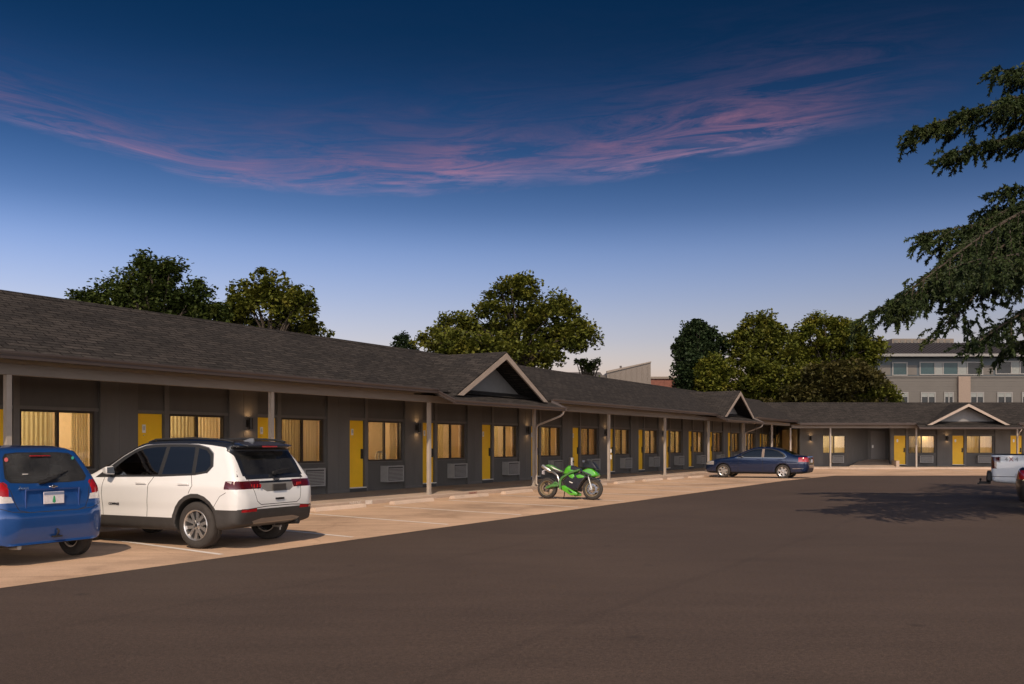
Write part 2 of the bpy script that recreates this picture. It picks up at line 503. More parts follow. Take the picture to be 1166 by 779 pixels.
# wheel stops, one per stall
stop = MB()
prof = [(-0.10, 0.0), (0.10, 0.0), (0.075, 0.070), (0.05, 0.088), (-0.05, 0.088), (-0.075, 0.070)]
stop.prism([(-0.91, y, z) for y, z in prof], [(0.91, y, z) for y, z in prof])
stop_me = stop.mesh('wheel_stop', [M_stop])
stop_words = {1: 'concrete wheel stop just right of the white suv, before the painted kerb', 2: 'concrete wheel stop left of the walkway post before the gable',
              3: 'concrete wheel stop below the gable, first right of the walkway post', 4: 'concrete wheel stop directly behind the tail of the green motorcycle',
              5: 'concrete wheel stop behind the middle of the green motorcycle', 6: 'concrete wheel stop just past the front wheel of the green motorcycle'}
for k in range(-2, 12):
    s = 17.74 + 2.9 * (k - 1)
    w = LEFT @ Matrix.Translation((s, 14.95 + 0.04 * math.sin(k * 2.1), 0.006 + gz((LEFT @ Vector((s, 15, 0))).y))) @ Matrix.Rotation(R(1.2 * math.sin(k * 3.7)), 4, 'Z')
    o = place('wheel_stop', stop_me, None, w)
    hid = 'concrete wheel stop under the nose of a car parked by the motel' if k in (-2, -1, 0) else 'concrete wheel stop between the green motorcycle and the dark blue sedan'
    if k >= 9: hid = 'concrete wheel stop in front of or past the dark blue sedan'
    tag(o, stop_words.get(k, hid), 'wheel stop', 'concrete wheel stops along the walkway')


def lettering(name, s, size, world, m, parent=None, ext=0.002, ax='CENTER'):
    cu = bpy.data.curves.new(name, 'FONT'); cu.body = s; cu.size = size; cu.extrude = ext; cu.align_x = ax
    cu.resolution_u = 3
    cu.materials.append(m)
    tmp = bpy.data.objects.new(name, cu)
    me = bpy.data.meshes.new_from_object(tmp)
    bpy.data.objects.remove(tmp); bpy.data.curves.remove(cu)
    return place(name, me, parent, world)


def facing_left_wing(s, d, z):
    """text frame standing upright on the long wing, read from the lot"""
    return LEFT @ Matrix.Translation((s, d, z)) @ Matrix.Rotation(R(90), 4, 'X')


M_faded = mat('faded_white_paint', (0.62, 0.56, 0.50), 0.8, var=0.25, vscale=25)
M_fadedred = mat('faded_red_paint', (0.22, 0.07, 0.055), 0.8, var=0.25, vscale=25)
tag(lettering('kerb_markings', 'PARKING', 0.112, facing_left_wing(18.98, 15.495, 0.036), M_faded), kind='structure')
pk = MB(); pk.box(19.38, 19.66, 15.493, 15.498, 0.012, 0.116)
tag(pk.build('kerb_markings', M_faded, None, LEFT), kind='structure')
tag(lettering('kerb_markings', 'PARKING', 0.11, facing_left_wing(24.6, 15.495, 0.036), M_fadedred), kind='structure')

# ------------------------------------------------------------------ the motel
MOTEL = empty('motel_building', Matrix.Translation((-2.5, 22.0, 0)), 'long low grey motel with yellow doors, shingled roof and three small gables', 'building')
DW = 18.47          # plane of doors and windows
DP = 18.385          # plane of the panels between the bays
EAVE_D, EAVE_Z = 15.04, 3.10
RIDGE_D, RIDGE_Z = 18.04, 4.60


def unit_wall(mb, s, k):
    def b(t0, t1, d0, d1, z0, z1, m=0): mb.box(s + t0 * k, s + t1 * k, d0, d1, z0, z1, m)
    b(0, 2.79, DW, DW + .14, 2.37, 3.06, 1)                 # panel over door and window
    b(0, .785, DW - .035, DW + .14, 2.30, 2.37, 2)          # head trims
    b(.925, 2.79, DW - .035, DW + .14, 2.30, 2.37, 2)
    b(.785, .925, DW - .045, DW + .14, .12, 3.06, 2)        # mullion between door and window
    b(.925, 2.68, DW, DW + .14, .12, 1.035, 1)              # below the window
    b(2.68, 2.79, DW, DW + .14, .12, 2.30, 1)
    b(0, .785, DW - .10, DW + .14, .12, .235, 3)            # door step
    b(2.79, 3.78, DP, DW + .14, .12, 3.06, 0)               # wall panel
    b(2.80, 3.77, DP - .012, DP, .125, .21, 2)              # base board
    b(3.28, 3.295, DP - .008, DP, .21, 3.06, 2)             # board joint


def door_meshes():
    d = MB(); d.box(.02, .765, DW + .03, DW + .075, .24, 2.285)
    dm = d.mesh('door', [M_yellow])
    f = MB()
    f.box(0, .02, DW - .01, DW + .09, .237, 2.298); f.box(.765, .784, DW - .01, DW + .09, .237, 2.298); f.box(.02, .765, DW - .01, DW + .09, 2.285, 2.298)
    fm = f.mesh('door_frame', [M_bay])
    t = MB(); t.box(.01, .775, DW - .11, DW + .028, .236, .262)
    tm = t.mesh('threshold', [M_white])
    h = MB()
    h.box(.655, .735, DW + .005, DW + .03, 1.12, 1.42)
    h.tube([(.695, DW - .02, 1.18), (.60, DW - .03, 1.18)], .013, 8)
    h.tube([(.695, DW + .005, 1.18), (.695, DW - .022, 1.18)], .016, 8)
    hm = h.mesh('handle', [M_dark], 40)
    n = MB()
    n.box(.20, .295, DW + .016, DW + .03, 1.84, 2.03)
    n.box(.225, .27, DW + .010, DW + .016, 1.90, 2.00, 1)
    n.lathe([(0.0, .012), (.012, .012), (.012, .03)], 10, 1, 'y', (.245, DW, 1.78))
    nm = n.mesh('number_plate', [M_white, M_steel])
    return dm, fm, tm, hm, nm


def window_meshes():
    f = MB(); w = .05
    f.box(.925, .975, DW - .02, DW + .07, 1.035, 2.30); f.box(2.63, 2.68, DW - .02, DW + .07, 1.035, 2.30)
    f.box(.975, 2.63, DW - .02, DW + .07, 2.25, 2.30); f.box(.975, 2.63, DW - .02, DW + .07, 1.035, 1.085)
    f.box(1.775, 1.835, DW - .01, DW + .06, 1.085, 2.25)
    fm = f.mesh('window', [M_frame])
    s = MB(); s.box(.90, 2.70, DW - .05, DW - .02, 1.005, 1.034)
    sm = s.mesh('sill', [M_trim])
    p = MB()
    p.face([(.975, DW + .03, 1.085), (1.775, DW + .03, 1.085), (1.775, DW + .03, 2.25), (.975, DW + .03, 2.25)])
    p.face([(1.835, DW + .03, 1.085), (2.63, DW + .03, 1.085), (2.63, DW + .03, 2.25), (1.835, DW + .03, 2.25)])
    pm = p.mesh('pane', [M_pane])
    q = MB(); q.face([(.977, DW + .012, 1.087), (1.773, DW + .012, 1.087), (1.773, DW + .012, 2.248), (.977, DW + .012, 2.248)])
    qm = q.mesh('insect_screen', [M_screen])
    return fm, sm, pm, qm


def curtain_mesh(spans, seed, m):
    rr = random.Random(seed)
    v, f = [], []
    for a, b, fold in spans:
        n = max(8, int((b - a) / .012))
        ph = rr.random() * 6
        base = len(v)
        for i in range(n + 1):
            t = a + (b - a) * i / n
            dd = .020 * math.sin(2 * math.pi * t / fold + ph + .7 * math.sin(t * 5)) + .007 * math.sin(2 * math.pi * t / (fold * .47) + ph * 2)
            v += [(t, DW + .24 + dd * 1.1, .92), (t + .006 * math.sin(t * 9), DW + .24 + dd, 2.33)]
        for i in range(n):
            f.append((base + 2 * i, base + 2 * i + 2, base + 2 * i + 3, base + 2 * i + 1))
    me = bpy.data.meshes.new('curtain'); me.from_pydata(v, [], f); me.materials.append(m)
    me.polygons.foreach_set('use_smooth', [True] * len(f))
    return me


def screen_mat():
    m, nt, out = newmat('insect_screen')
    t = N(nt, 'ShaderNodeBsdfTransparent'); d = N(nt, 'ShaderNodeBsdfDiffuse'); d.inputs[0].default_value = (.06, .045, .03, 1)
    mx = N(nt, 'ShaderNodeMixShader'); mx.inputs[0].default_value = .45
    nt.links.new(t.outputs[0], mx.inputs[1]); nt.links.new(d.outputs[0], mx.inputs[2]); nt.links.new(mx.outputs[0], out.inputs['Surface'])
    return m


M_screen = screen_mat()
D_ME = door_meshes(); W_ME = window_meshes()
CURT = [[curtain_mesh([q], 10 * i + j, m) for j, q in enumerate(qs)] for i, (qs, m) in enumerate([
    ([(.90, 1.80, .12), (1.81, 2.72, .11)], M_curtain), ([(.90, 1.86, .11), (2.28, 2.72, .07)], M_curtain), ([(.90, 1.12, .06), (2.40, 2.72, .07)], M_curtain),
    ([(.90, 1.70, .10), (2.05, 2.72, .09)], M_curtain2), ([(.90, 1.82, .10), (1.84, 2.72, .09)], M_curtain2)])]

ac = MB()
ac.box(1.62, 2.45, DW - .27, DW - .002, .385, .876, 0)
ac.box(1.66, 2.41, DW - .276, DW - .27, .42, .845, 1)
for i in range(9):
    z = .44 + i * .042
    ac.box(1.675, 2.395, DW - .287, DW - .276, z, z + .022, 0)
ac.box(1.60, 1.62, DW - .285, DW - .002, .375, .886, 0); ac.box(2.45, 2.47, DW - .285, DW - .002, .375, .886, 0)
ac.box(1.62, 2.45, DW - .285, DW - .27, .862, .886, 0); ac.box(1.62, 2.45, DW - .285, DW - .27, .375, .40, 0)
AC_ME = ac.mesh('air_conditioner', [M_unit, M_unitdark])

sc = MB()
sc.box(-.06, .06, -.02, 0, -.09, .09)
sc.tube([(0, -.02, 0), (0, -.07, 0)], .022, 8)
sc.lathe([(.052, -.15), (.055, -.15), (.055, .15), (.052, .15), (.050, .13), (0, .13)], 20, 0, 'z', (0, -.12, 0))
sc.lathe([(.052, -.15), (.050, -.13), (0, -.13)], 20, 0, 'z', (0, -.12, 0))
SC_ME = sc.mesh('wall_lamp', [M_dark], 40)
BL_ME = []
for z_ in (.133, -.133):
    bl = MB(); bl.lathe([(0, z_), (.046, z_)], 14, 0, 'z', (0, -.12, 0)); BL_ME.append(bl.mesh('bulb', [M_bulb]))

rm = MB()
x0, x1, y0, y1, z0, z1 = -.95, 2.75, DW + .15, 22.4, .2, 2.75
rm.face([(x0, y1, z0), (x1, y1, z0), (x1, y1, z1), (x0, y1, z1)])
rm.face([(x0, y0, z0), (x0, y1, z0), (x0, y1, z1), (x0, y0, z1)])
rm.face([(x1, y0, z0), (x1, y1, z0), (x1, y1, z1), (x1, y0, z1)])
rm.face([(x0, y0, z0), (x1, y0, z0), (x1, y1, z0), (x0, y1, z0)], 1)
rm.face([(x0, y0, z1), (x1, y0, z1), (x1, y1, z1), (x0, y1, z1)])
rm.box(-.2, 1.5, 22.28, 22.39, .3, 1.32, 1)
rm.box(.25, 1.05, 22.36, 22.39, 1.55, 2.05, 1); rm.box(.30, 1.00, 22.35, 22.36, 1.60, 2.00, 2)
rm.box(1.75, 2.3, 21.9, 22.38, .2, 1.2, 1); rm.box(-.94, -.86, 19.6, 20.9, 1.35, 1.95, 1)
M_pale_art = mat('picture_print', (.30, .33, .30), .6, var=.6, vscale=5)
M_carpet = mat('room_carpet', (.16, .09, .05), .9, var=.2)
RM_ME = rm.mesh('room', [M_room, M_carpet, M_pale_art])
room_light = bpy.data.lights.new('room_lamp', 'POINT'); room_light.energy = 190; room_light.color = (1.0, .72, .36); room_light.shadow_soft_size = .18
room_light_dim = room_light.copy(); room_light_dim.energy = 40
room_lights = []
for e_, c_l in ((210, (1, .78, .47)), (150, (1, .74, .40)), (245, (1, .80, .50)), (110, (1, .70, .36)), (190, (1, .77, .45))):
    q_ = room_light.copy(); q_.energy = e_; q_.color = c_l; room_lights.append(q_)


def unit(M, s, k, idx, door=True, lamp=True):
    T = M @ Matrix.Translation((s, 0, 0)) @ Matrix.Diagonal((k, 1, 1, 1))
    if door:
        d = place('door', D_ME[0], MOTEL, T); tag(d, 'yellow room door')
        place('frame', D_ME[1], d, T); place('threshold', D_ME[2], d, T); place('handle', D_ME[3], d, T); place('number_plate', D_ME[4], d, T)
    w = place('window', W_ME[0], MOTEL, T)
    place('sill', W_ME[1], w, T); place('pane', W_ME[2], w, T); place('insect_screen', W_ME[3], w, T)
    cv = {0: 1, 1: 0, 2: 0, 3: 2, 4: 3, 5: 3}.get(idx, (0, 4, 3, 0, 1)[idx % 5])
    for cm_ in CURT[cv]: place('curtain', cm_, w, T)
    place('air_conditioner', AC_ME, MOTEL, T)
    place('room', RM_ME, MOTEL, T if idx != 20 else M @ Matrix.Translation((s + 1.32, (DW + .15) * .75, 0)) @ Matrix.Diagonal((.8, .25, 1, 1)))
    lo = bpy.data.objects.new('room_lamp', room_lights[(idx * 3 + 7) % 5] if idx != 20 else room_light_dim)
    link(lo, MOTEL, M @ Matrix.Translation((s + (.7 if idx != 20 else 2.0) * k, 20.3 if idx != 20 else 19.15, 2.35)))
    if lamp: wall_lamp(M, s - .36 * k)


def wall_lamp(M, s):
    T = M @ Matrix.Translation((s, DP, 2.11))
    l = place('wall_lamp', SC_ME, MOTEL, T); [place('bulb', q, l, T) for q in BL_ME]


def roof_wing(M, main, gables, eave_runs, ridge_end, name_end):
    """main: polygon list of the front slope; gables: centres"""
    s0, s1e, s1r = main
    fr = MB()
    cuts = []
    for c in gables: cuts += [(c - 2.66, c + 2.66)]
    zz = lambda d: EAVE_Z + .5 * (d - EAVE_D)
    pos = s0
    for a, b in cuts:
        fr.slab([(pos, EAVE_D, EAVE_Z), (a, EAVE_D, EAVE_Z), (a + .76, 15.75, zz(15.75)), (pos - (.76 if pos > s0 else 0), 15.75, zz(15.75))], .05)
        pos = b
    e1575 = s1e + (s1r - s1e) * (15.75 - EAVE_D) / 3.0
    if s0 < s1e: fr.slab([(pos, EAVE_D, EAVE_Z), (s1e, EAVE_D, EAVE_Z), (e1575, 15.75, zz(15.75)), (pos - .76, 15.75, zz(15.75))], .05)
    fr.slab([(s0, 15.75, zz(15.75)), (e1575, 15.75, zz(15.75)), (s1r, RIDGE_D, RIDGE_Z), (s0, RIDGE_D, RIDGE_Z)], .05)
    return fr


# front slopes
fl = roof_wing(LEFT, (3.0, 64.70, 66.30), (25.44, 50.6), None, None, None)
zb = 3.2
fl.slab([(3.0, RIDGE_D + .001, RIDGE_Z), (66.3, RIDGE_D + .001, RIDGE_Z), (70.0, 26.5, zb), (3.0, 26.5, zb)], .05)
roofL = fl.build('roof', M_shingle, MOTEL, LEFT)
capL = MB(); capL.prism([(3.0, RIDGE_D - .14, RIDGE_Z - .062), (3.0, RIDGE_D + .14, RIDGE_Z - .02), (3.0, RIDGE_D, RIDGE_Z + .022)], [(66.2, RIDGE_D - .14, RIDGE_Z - .062), (66.2, RIDGE_D + .14, RIDGE_Z - .02), (66.2, RIDGE_D, RIDGE_Z + .022)])
capL.build('ridge_cap', M_shingle, roofL, LEFT)

fr_ = MB()
GX = 30.5
XE = 47.0
zz = lambda d: EAVE_Z + .5 * (d - EAVE_D)
xv = lambda d: 19.15 + (17.32 - 19.15) * (d - EAVE_D) / 3.0 - .04
fr_.slab([(xv(EAVE_D), EAVE_D, EAVE_Z), (GX - 2.66, EAVE_D, EAVE_Z), (GX - 1.90, 15.75, zz(15.75)), (xv(15.75), 15.75, zz(15.75))], .05)
fr_.slab([(GX + 2.66, EAVE_D, EAVE_Z), (XE, EAVE_D, EAVE_Z), (XE, 15.75, zz(15.75)), (GX + 1.90, 15.75, zz(15.75))], .05)
fr_.slab([(xv(15.75), 15.75, zz(15.75)), (XE, 15.75, zz(15.75)), (XE, RIDGE_D, RIDGE_Z), (xv(RIDGE_D), RIDGE_D, RIDGE_Z)], .05)
fr_.slab([(17.4, RIDGE_D + .001, RIDGE_Z), (XE, RIDGE_D + .001, RIDGE_Z), (XE, 26.5, zb), (14.0, 26.5, zb)], .05)
roofR = fr_.build('roof', M_shingle, MOTEL, RIGHT)
capR = MB(); capR.prism([(17.4, RIDGE_D - .14, RIDGE_Z - .062), (17.4, RIDGE_D + .14, RIDGE_Z - .02), (17.4, RIDGE_D, RIDGE_Z + .022)], [(XE, RIDGE_D - .14, RIDGE_Z - .062), (XE, RIDGE_D + .14, RIDGE_Z - .02), (XE, RIDGE_D, RIDGE_Z + .022)])
capR.build('ridge_cap', M_shingle, roofR, RIGHT)


def gutter(mb, p, q, h=.11, w=.11):
    """open K-gutter from p to q; its top outer lip at p, q"""
    p, q = Vector(p), Vector(q)
    t = (q - p).normalized(); n = Vector((t.y, -t.x, 0)).normalized()      # outwards
    sec = [(0, 0), (-.015, 0), (-.02, -.05), (-w + .03, -h + .01), (-w, -h + .01), (-w, -h), (-w + .035, -h), (-.005, -.055)]
    prof = [(0.0, 0.0), (0.0, -.03), (-.025, -.06), (-.03, -h), (-w, -h), (-w, -h + .012), (-.045, -h + .012), (-.018, -.02), (-.018, 0.0)]
    A = [p + n * o + Vector((0, 0, z)) for o, z in prof]
    B = [q + n * o + Vector((0, 0, z)) for o, z in prof]
    mb.prism(A, B)


def gable(M, c):
    hw, zf, za = 2.77, 2.98, 4.37
    d0, dw = 14.80, 15.62
    g = MB()
    # two shingled slopes running back into the main roof
    g.slab([(c - hw - .06, d0, zf + .02), (c, d0, za + .07), (c, 18.02, za + .07), (c - hw - .06, 16.3, zf + .02)], .045)
    g.slab([(c, d0, za + .07), (c + hw + .06, d0, zf + .02), (c + hw + .06, 16.3, zf + .02), (c, 18.02, za + .07)], .045)
    gr = g.build('gable_roof', M_shingle2, MOTEL, M)
    f = MB(); w = .17
    for sg in (-1, 1):
        pts = [(c + sg * hw, zf - .012), (c, za + .022), (c, za + .022 - w * 1.12), (c + sg * (hw - .30), zf - .012 - .0)]
        if sg > 0: pts = pts[::-1]
        f.prism([(x, d0 + .045, z) for x, z in pts], [(x, d0 - .012, z) for x, z in pts])
    f.build('fascia', M_fascia, gr, M)
    u = MB()     # boarded underside and end wall
    u.face([(c - hw + .30, dw, zf - .06), (c + hw - .30, dw, zf - .06), (c + hw - .3, dw, zf + .11), (c, dw, za - .04), (c - hw + .3, dw, zf + .11)])
    u.build('gable_wall', M_gable, gr, M)
    # low skirt roof below it
    k = MB(); sw = 3.43
    k.slab([(c - sw, 14.54, 2.80), (c + sw, 14.54, 2.80), (c + sw - .03, 15.8, 3.30), (c - sw + .03, 15.8, 3.30)], .06)
    ks = k.build('skirt_roof', M_shingle, MOTEL, M)
    gm = MB()
    gutter(gm, (c - sw - .02, 14.45, 2.815), (c + sw + .02, 14.45, 2.815), .12)
    gutter(gm, (c - sw - .03, 15.02, 3.09), (c - sw - .03, 14.44, 2.815), .11, .06)
    gutter(gm, (c + sw + .03, 14.44, 2.815), (c + sw + .03, 15.02, 3.09), .11, .06)
    gm.build('gutter', M_gutter, ks, M)
    # downspout to the post behind the right-hand corner
    return c + sw


posts_L = [9.85 + 6.33 * k for k in range(9)]
pm_ = MB(); pm_.box(-.048, .048, -.048, .048, .12, 2.80); pm_.box(-.064, .064, -.064, .064, .121, .15)
POST_ME = pm_.mesh('post', [M_post])
for i, s in enumerate(posts_L):
    place('post', POST_ME, MOTEL, LEFT @ Matrix.Translation((s, 15.68, 0)))
for x in (18.85, 21.55, 27.37, 34.2, 41.0):
    place('post', POST_ME, MOTEL, RIGHT @ Matrix.Translation((x, 15.68, 0)))

for MM, a_, b_ in ((LEFT, 3.0, 25.44 - 3.45), (LEFT, 25.44 + 3.45, 50.6 - 3.45), (LEFT, 50.6 + 3.45, 64.5), (RIGHT, 19.3, GX - 3.45), (RIGHT, GX + 3.45, XE)):
    gut = MB(); gutter(gut, (a_, EAVE_D - .07, EAVE_Z + .02), (b_, EAVE_D - .07, EAVE_Z + .02), .125)
    gut.build('gutter', M_gutter, MOTEL, MM)


def downspout(M, s_c, s_p):
    t = MB()
    pts = [(s_c - .05, 14.52, 2.70), (s_c - .05, 14.55, 2.60), (s_c - .1, 14.62, 2.52), (s_p - .02, 15.52, 2.22), (s_p - .02, 15.57, 2.12), (s_p - .02, 15.575, .2), (s_p - .02, 15.48, .14)]
    t.tube(pts, .036, 8)
    t.build('downspout', M_post, MOTEL, M, smooth=40)


gable(LEFT, 25.44); gable(LEFT, 50.6); gable(RIGHT, GX)
downspout(LEFT, 25.44 + 3.43, posts_L[3]); downspout(LEFT, 50.6 + 3.43, posts_L[7]); downspout(RIGHT, GX + 3.43, 34.2)

beam = MB()
beam.box(3.2, 64.95, 15.60, 15.76, 2.775, 2.965)
beam.build('beam', M_beam, MOTEL, LEFT)
beam = MB(); beam.box(18.9, XE - .2, 15.60, 15.76, 2.775, 2.965)
beam.build('beam', M_beam, MOTEL, RIGHT)
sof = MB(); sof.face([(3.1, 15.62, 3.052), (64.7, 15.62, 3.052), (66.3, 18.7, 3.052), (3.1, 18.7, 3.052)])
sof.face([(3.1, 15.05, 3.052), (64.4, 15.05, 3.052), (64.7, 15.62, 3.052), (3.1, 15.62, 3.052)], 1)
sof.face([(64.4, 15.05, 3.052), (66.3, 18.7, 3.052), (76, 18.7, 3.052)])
sof.build('soffit', [M_soffit, M_eaveshade], MOTEL, LEFT)
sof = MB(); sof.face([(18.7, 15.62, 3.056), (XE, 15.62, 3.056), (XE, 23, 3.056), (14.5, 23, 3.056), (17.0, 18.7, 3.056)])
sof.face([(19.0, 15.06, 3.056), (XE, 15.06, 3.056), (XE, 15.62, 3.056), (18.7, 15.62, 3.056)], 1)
sof.build('soffit', [M_soffit, M_eaveshade], MOTEL, RIGHT)

# walls: long wing
wl = MB()
first, last = -1, 16
for n in range(first, last + 1): unit_wall(wl, 22.25 + 3.78 * (n - 3), 1.0)
sA = 22.25 + 3.78 * (first - 3)
wl.box(3.4, sA, DP, DW + .14, .12, 3.06, 0)
wl.box(3.4, 3.55, DW + .14, 25.6, .12, 3.2, 0)
wl.box(3.4, 66.0, 25.6, 25.75, -.1, 3.25, 0)
wl.build('wall', [M_wall, M_bay, M_trim, M_unitdark], MOTEL, LEFT)
for n in range(first, last + 1):
    unit(LEFT, 22.25 + 3.78 * (n - 3), 1.0, n, True, n % 2 == 0)

# walls: end wing
kR = 1.088
wr = MB()
s_w = 21.93 - .925 * .92
for s in (26.96, 31.06, 35.18, 39.30): unit_wall(wr, s, kR)
wr.box(26.70, 26.955, DP, DW + .14, .12, 3.06, 0)
wr.box(39.30 + 3.78 * kR + .002, XE - .3, DP, DW + .14, .12, 3.06, 0)
# window-only bay by the corner
wr.box(20.3, 21.93, DP, DW + .14, .12, 3.06, 0)
wr.box(21.932, s_w + 2.68 * .92, DW, DW + .14, .12, 1.035, 1); wr.box(21.932, 23.70, DW, DW + .14, 2.305, 3.06, 1)
s_w = 21.93 - .925 * .92
wr.box(s_w + 2.682 * .92, 23.70, DW - .002, DW + .14, .12, 2.30, 1)
wr.box(20.3, 20.45, DW + .14, 24.0, .12, 3.06, 0)
# recessed entry with a slanting wall
wr.prism([(23.702, DW, .12), (25.73, 20.07, .12), (25.6, 20.2, .12), (23.702, DW + .2, .12)], [(23.702, DW, 3.06), (25.73, 20.07, 3.06), (25.6, 20.2, 3.06), (23.702, DW + .2, 3.06)], 0)
wr.box(25.6, 27.4, 20.07, 20.2, .12, 3.06, 0)
wr.prism([(26.70, DW + .142, .12), (26.9, DW + .142, .12), (27.42, 20.06, .12), (27.22, 20.06, .12)], [(26.70, DW + .142, 3.06), (26.9, DW + .142, 3.06), (27.42, 20.06, 3.06), (27.22, 20.06, 3.06)], 0)
wr.box(14.5, XE - .3, 25.6, 25.75, .0, 3.25, 0)
wr.box(XE - .3, XE - .15, DP, 25.75, 0, 3.2, 0)
wr.build('wall', [M_wall, M_bay, M_trim, M_unitdark], MOTEL, RIGHT)
unit(RIGHT, 26.96, kR, 20, True, False); unit(RIGHT, 31.06, kR, 21, True, True); unit(RIGHT, 35.18, kR, 22, True, False); unit(RIGHT, 39.30, kR, 23, True, True)
unit(RIGHT, s_w, .92, 25, False, False)
wall_lamp(RIGHT, 21.05)
# grey service door in the recess
gd = MB(); gd.box(25.95, 26.98, 20.03, 20.066, .60, 2.62)
g_ = gd.build('door', M_greydoor, MOTEL, RIGHT); tag(g_, 'plain grey service door')
gh = MB(); gh.box(26.02, 26.11, 19.98, 20.03, 1.42, 1.62); gh.build('handle', M_steel, g_, RIGHT)
# conduit box on a post
cb_ = MB(); cb_.box(posts_L[4] + .085, posts_L[4] + .15, 15.62, 15.72, .95, 1.13); cb_.box(posts_L[4] + .085, posts_L[4] + .15, 15.62, 15.72, 1.22, 1.36)
cb_.build('conduit_box', M_white, MOTEL, LEFT)

# steel ash bin on the walkway
bn = MB()
bn.lathe([(0, 0), (.12, 0), (.12, .02), (.105, .03), (.105, .84), (.11, .845), (.11, .87), (.095, .88), (.0, .88)], 24)
bn.box(-.05, .05, -.108, -.10, .68, .74, 1)
o = bn.build('ash_bin', [M_steel, M_black], None, LEFT @ Matrix.Translation((35.95, 17.75, .12)), smooth=40)
tag(o, 'tall steel ash bin on the walkway behind the green motorcycle', 'ash bin')

# inside the room with open curtains: lamp and chair by the window
T3 = LEFT @ Matrix.Translation((22.25, 0, 0))
ch = empty('armchair', T3 @ Matrix.Translation((2.15, 19.15, .2)), 'white slatted chair seen through the window beside the yellow door right of the white suv', 'chair')
cw = T3 @ Matrix.Translation((2.15, 19.15, .2))
cm = MB(); cm.box(-.26, .26, -.25, .25, .40, .45); cm.build('seat', M_white, ch, cw, bevel=.01)
bk = MB()
bk.tube([(-.25, -.24, .45), (-.25, -.26, .98), (-.2, -.27, 1.12), (.2, -.27, 1.12), (.25, -.26, .98), (.25, -.24, .45)], .025, 8)
for x in (-.1, .08): bk.tube([(x, -.25, .45), (x, -.268, 1.12)], .022, 8)
bk.build('backrest', M_white, ch, cw, smooth=40)
for x in (-.23, .23):
    for y in (-.22, .22):
        lg = MB(); lg.box(x - .02, x + .02, y - .02, y + .02, 0, .40); lg.build('leg', M_white, ch, cw)
lw = T3 @ Matrix.Translation((1.98, 19.9, .2))
tb = empty('side_table', lw, 'small wooden side table inside the lit room behind the white chair', 'table')
t1 = MB(); t1.box(-.3, .3, -.25, .25, .62, .66); t1.build('table_top', M_carpet, tb, lw)
for x in (-.26, .26):
    for y in (-.21, .21):
        lg = MB(); lg.box(x - .02, x + .02, y - .02, y + .02, 0, .62); lg.build('leg', M_carpet, tb, lw)
lw2 = lw @ Matrix.Translation((0, 0, .66))
lp = empty('table_lamp', lw2, 'table lamp with a white shade glowing inside the motel room with the white chair', 'lamp')
q = MB(); q.lathe([(0, 0), (.09, 0), (.09, .02), (.02, .04), (.02, .4), (0, .4)], 16); q.build('base', M_steel, lp, lw2, smooth=40)
M_shade = mat('lamp_shade', (.8, .7, .5), .8, var=0, emit=((1.0, .72, .38), 1.6))
q = MB(); q.lathe([(.20, .32), (.13, .62)], 20); q.build('shade', M_shade, lp, lw2, smooth=60)
# ------------------------------------------------------------------ vehicle shells from smooth solid functions
def smooth_loop(pts, sub=6):
    """closed Catmull-Rom through pts; a point given twice stays a corner"""
    n = len(pts); out = []
    for i in range(n):
        p0, p1, p2, p3 = (np.array(pts[(i + k - 1) % n], float) for k in range(4))
        if np.allclose(p1, p2): continue
        for t in np.linspace(0, 1, sub, endpoint=False):
            out.append(.5 * ((2 * p1) + (p2 - p0) * t + (2 * p0 - 5 * p1 + 4 * p2 - p3) * t * t + (3 * p1 - p0 - 3 * p2 + p3) * t ** 3))
    return np.array(out)


def sdf2(P, X, Z):
    d = np.full(X.shape, 1e9); inside = np.zeros(X.shape, bool)
    n = len(P)
    for i in range(n):
        a, b = P[i], P[(i + 1) % n]
        e = b - a
        L = e @ e
        if L < 1e-12: continue
        wx, wz = X - a[0], Z - a[1]
        t = np.clip((wx * e[0] + wz * e[1]) / L, 0, 1)
        d = np.minimum(d, (wx - t * e[0]) ** 2 + (wz - t * e[1]) ** 2)
        c1 = Z >= a[1]; c2 = Z < b[1]; cr = e[0] * wz - e[1] * wx
        inside ^= (c1 & c2 & (cr > 0)) | (~c1 & ~c2 & (cr < 0))
    d = np.sqrt(d)
    return np.where(inside, -d, d)


def smax(a, b, k):
    h = np.maximum(k - np.abs(a - b), 0)
    return np.maximum(a, b) + h * h / (4 * k)


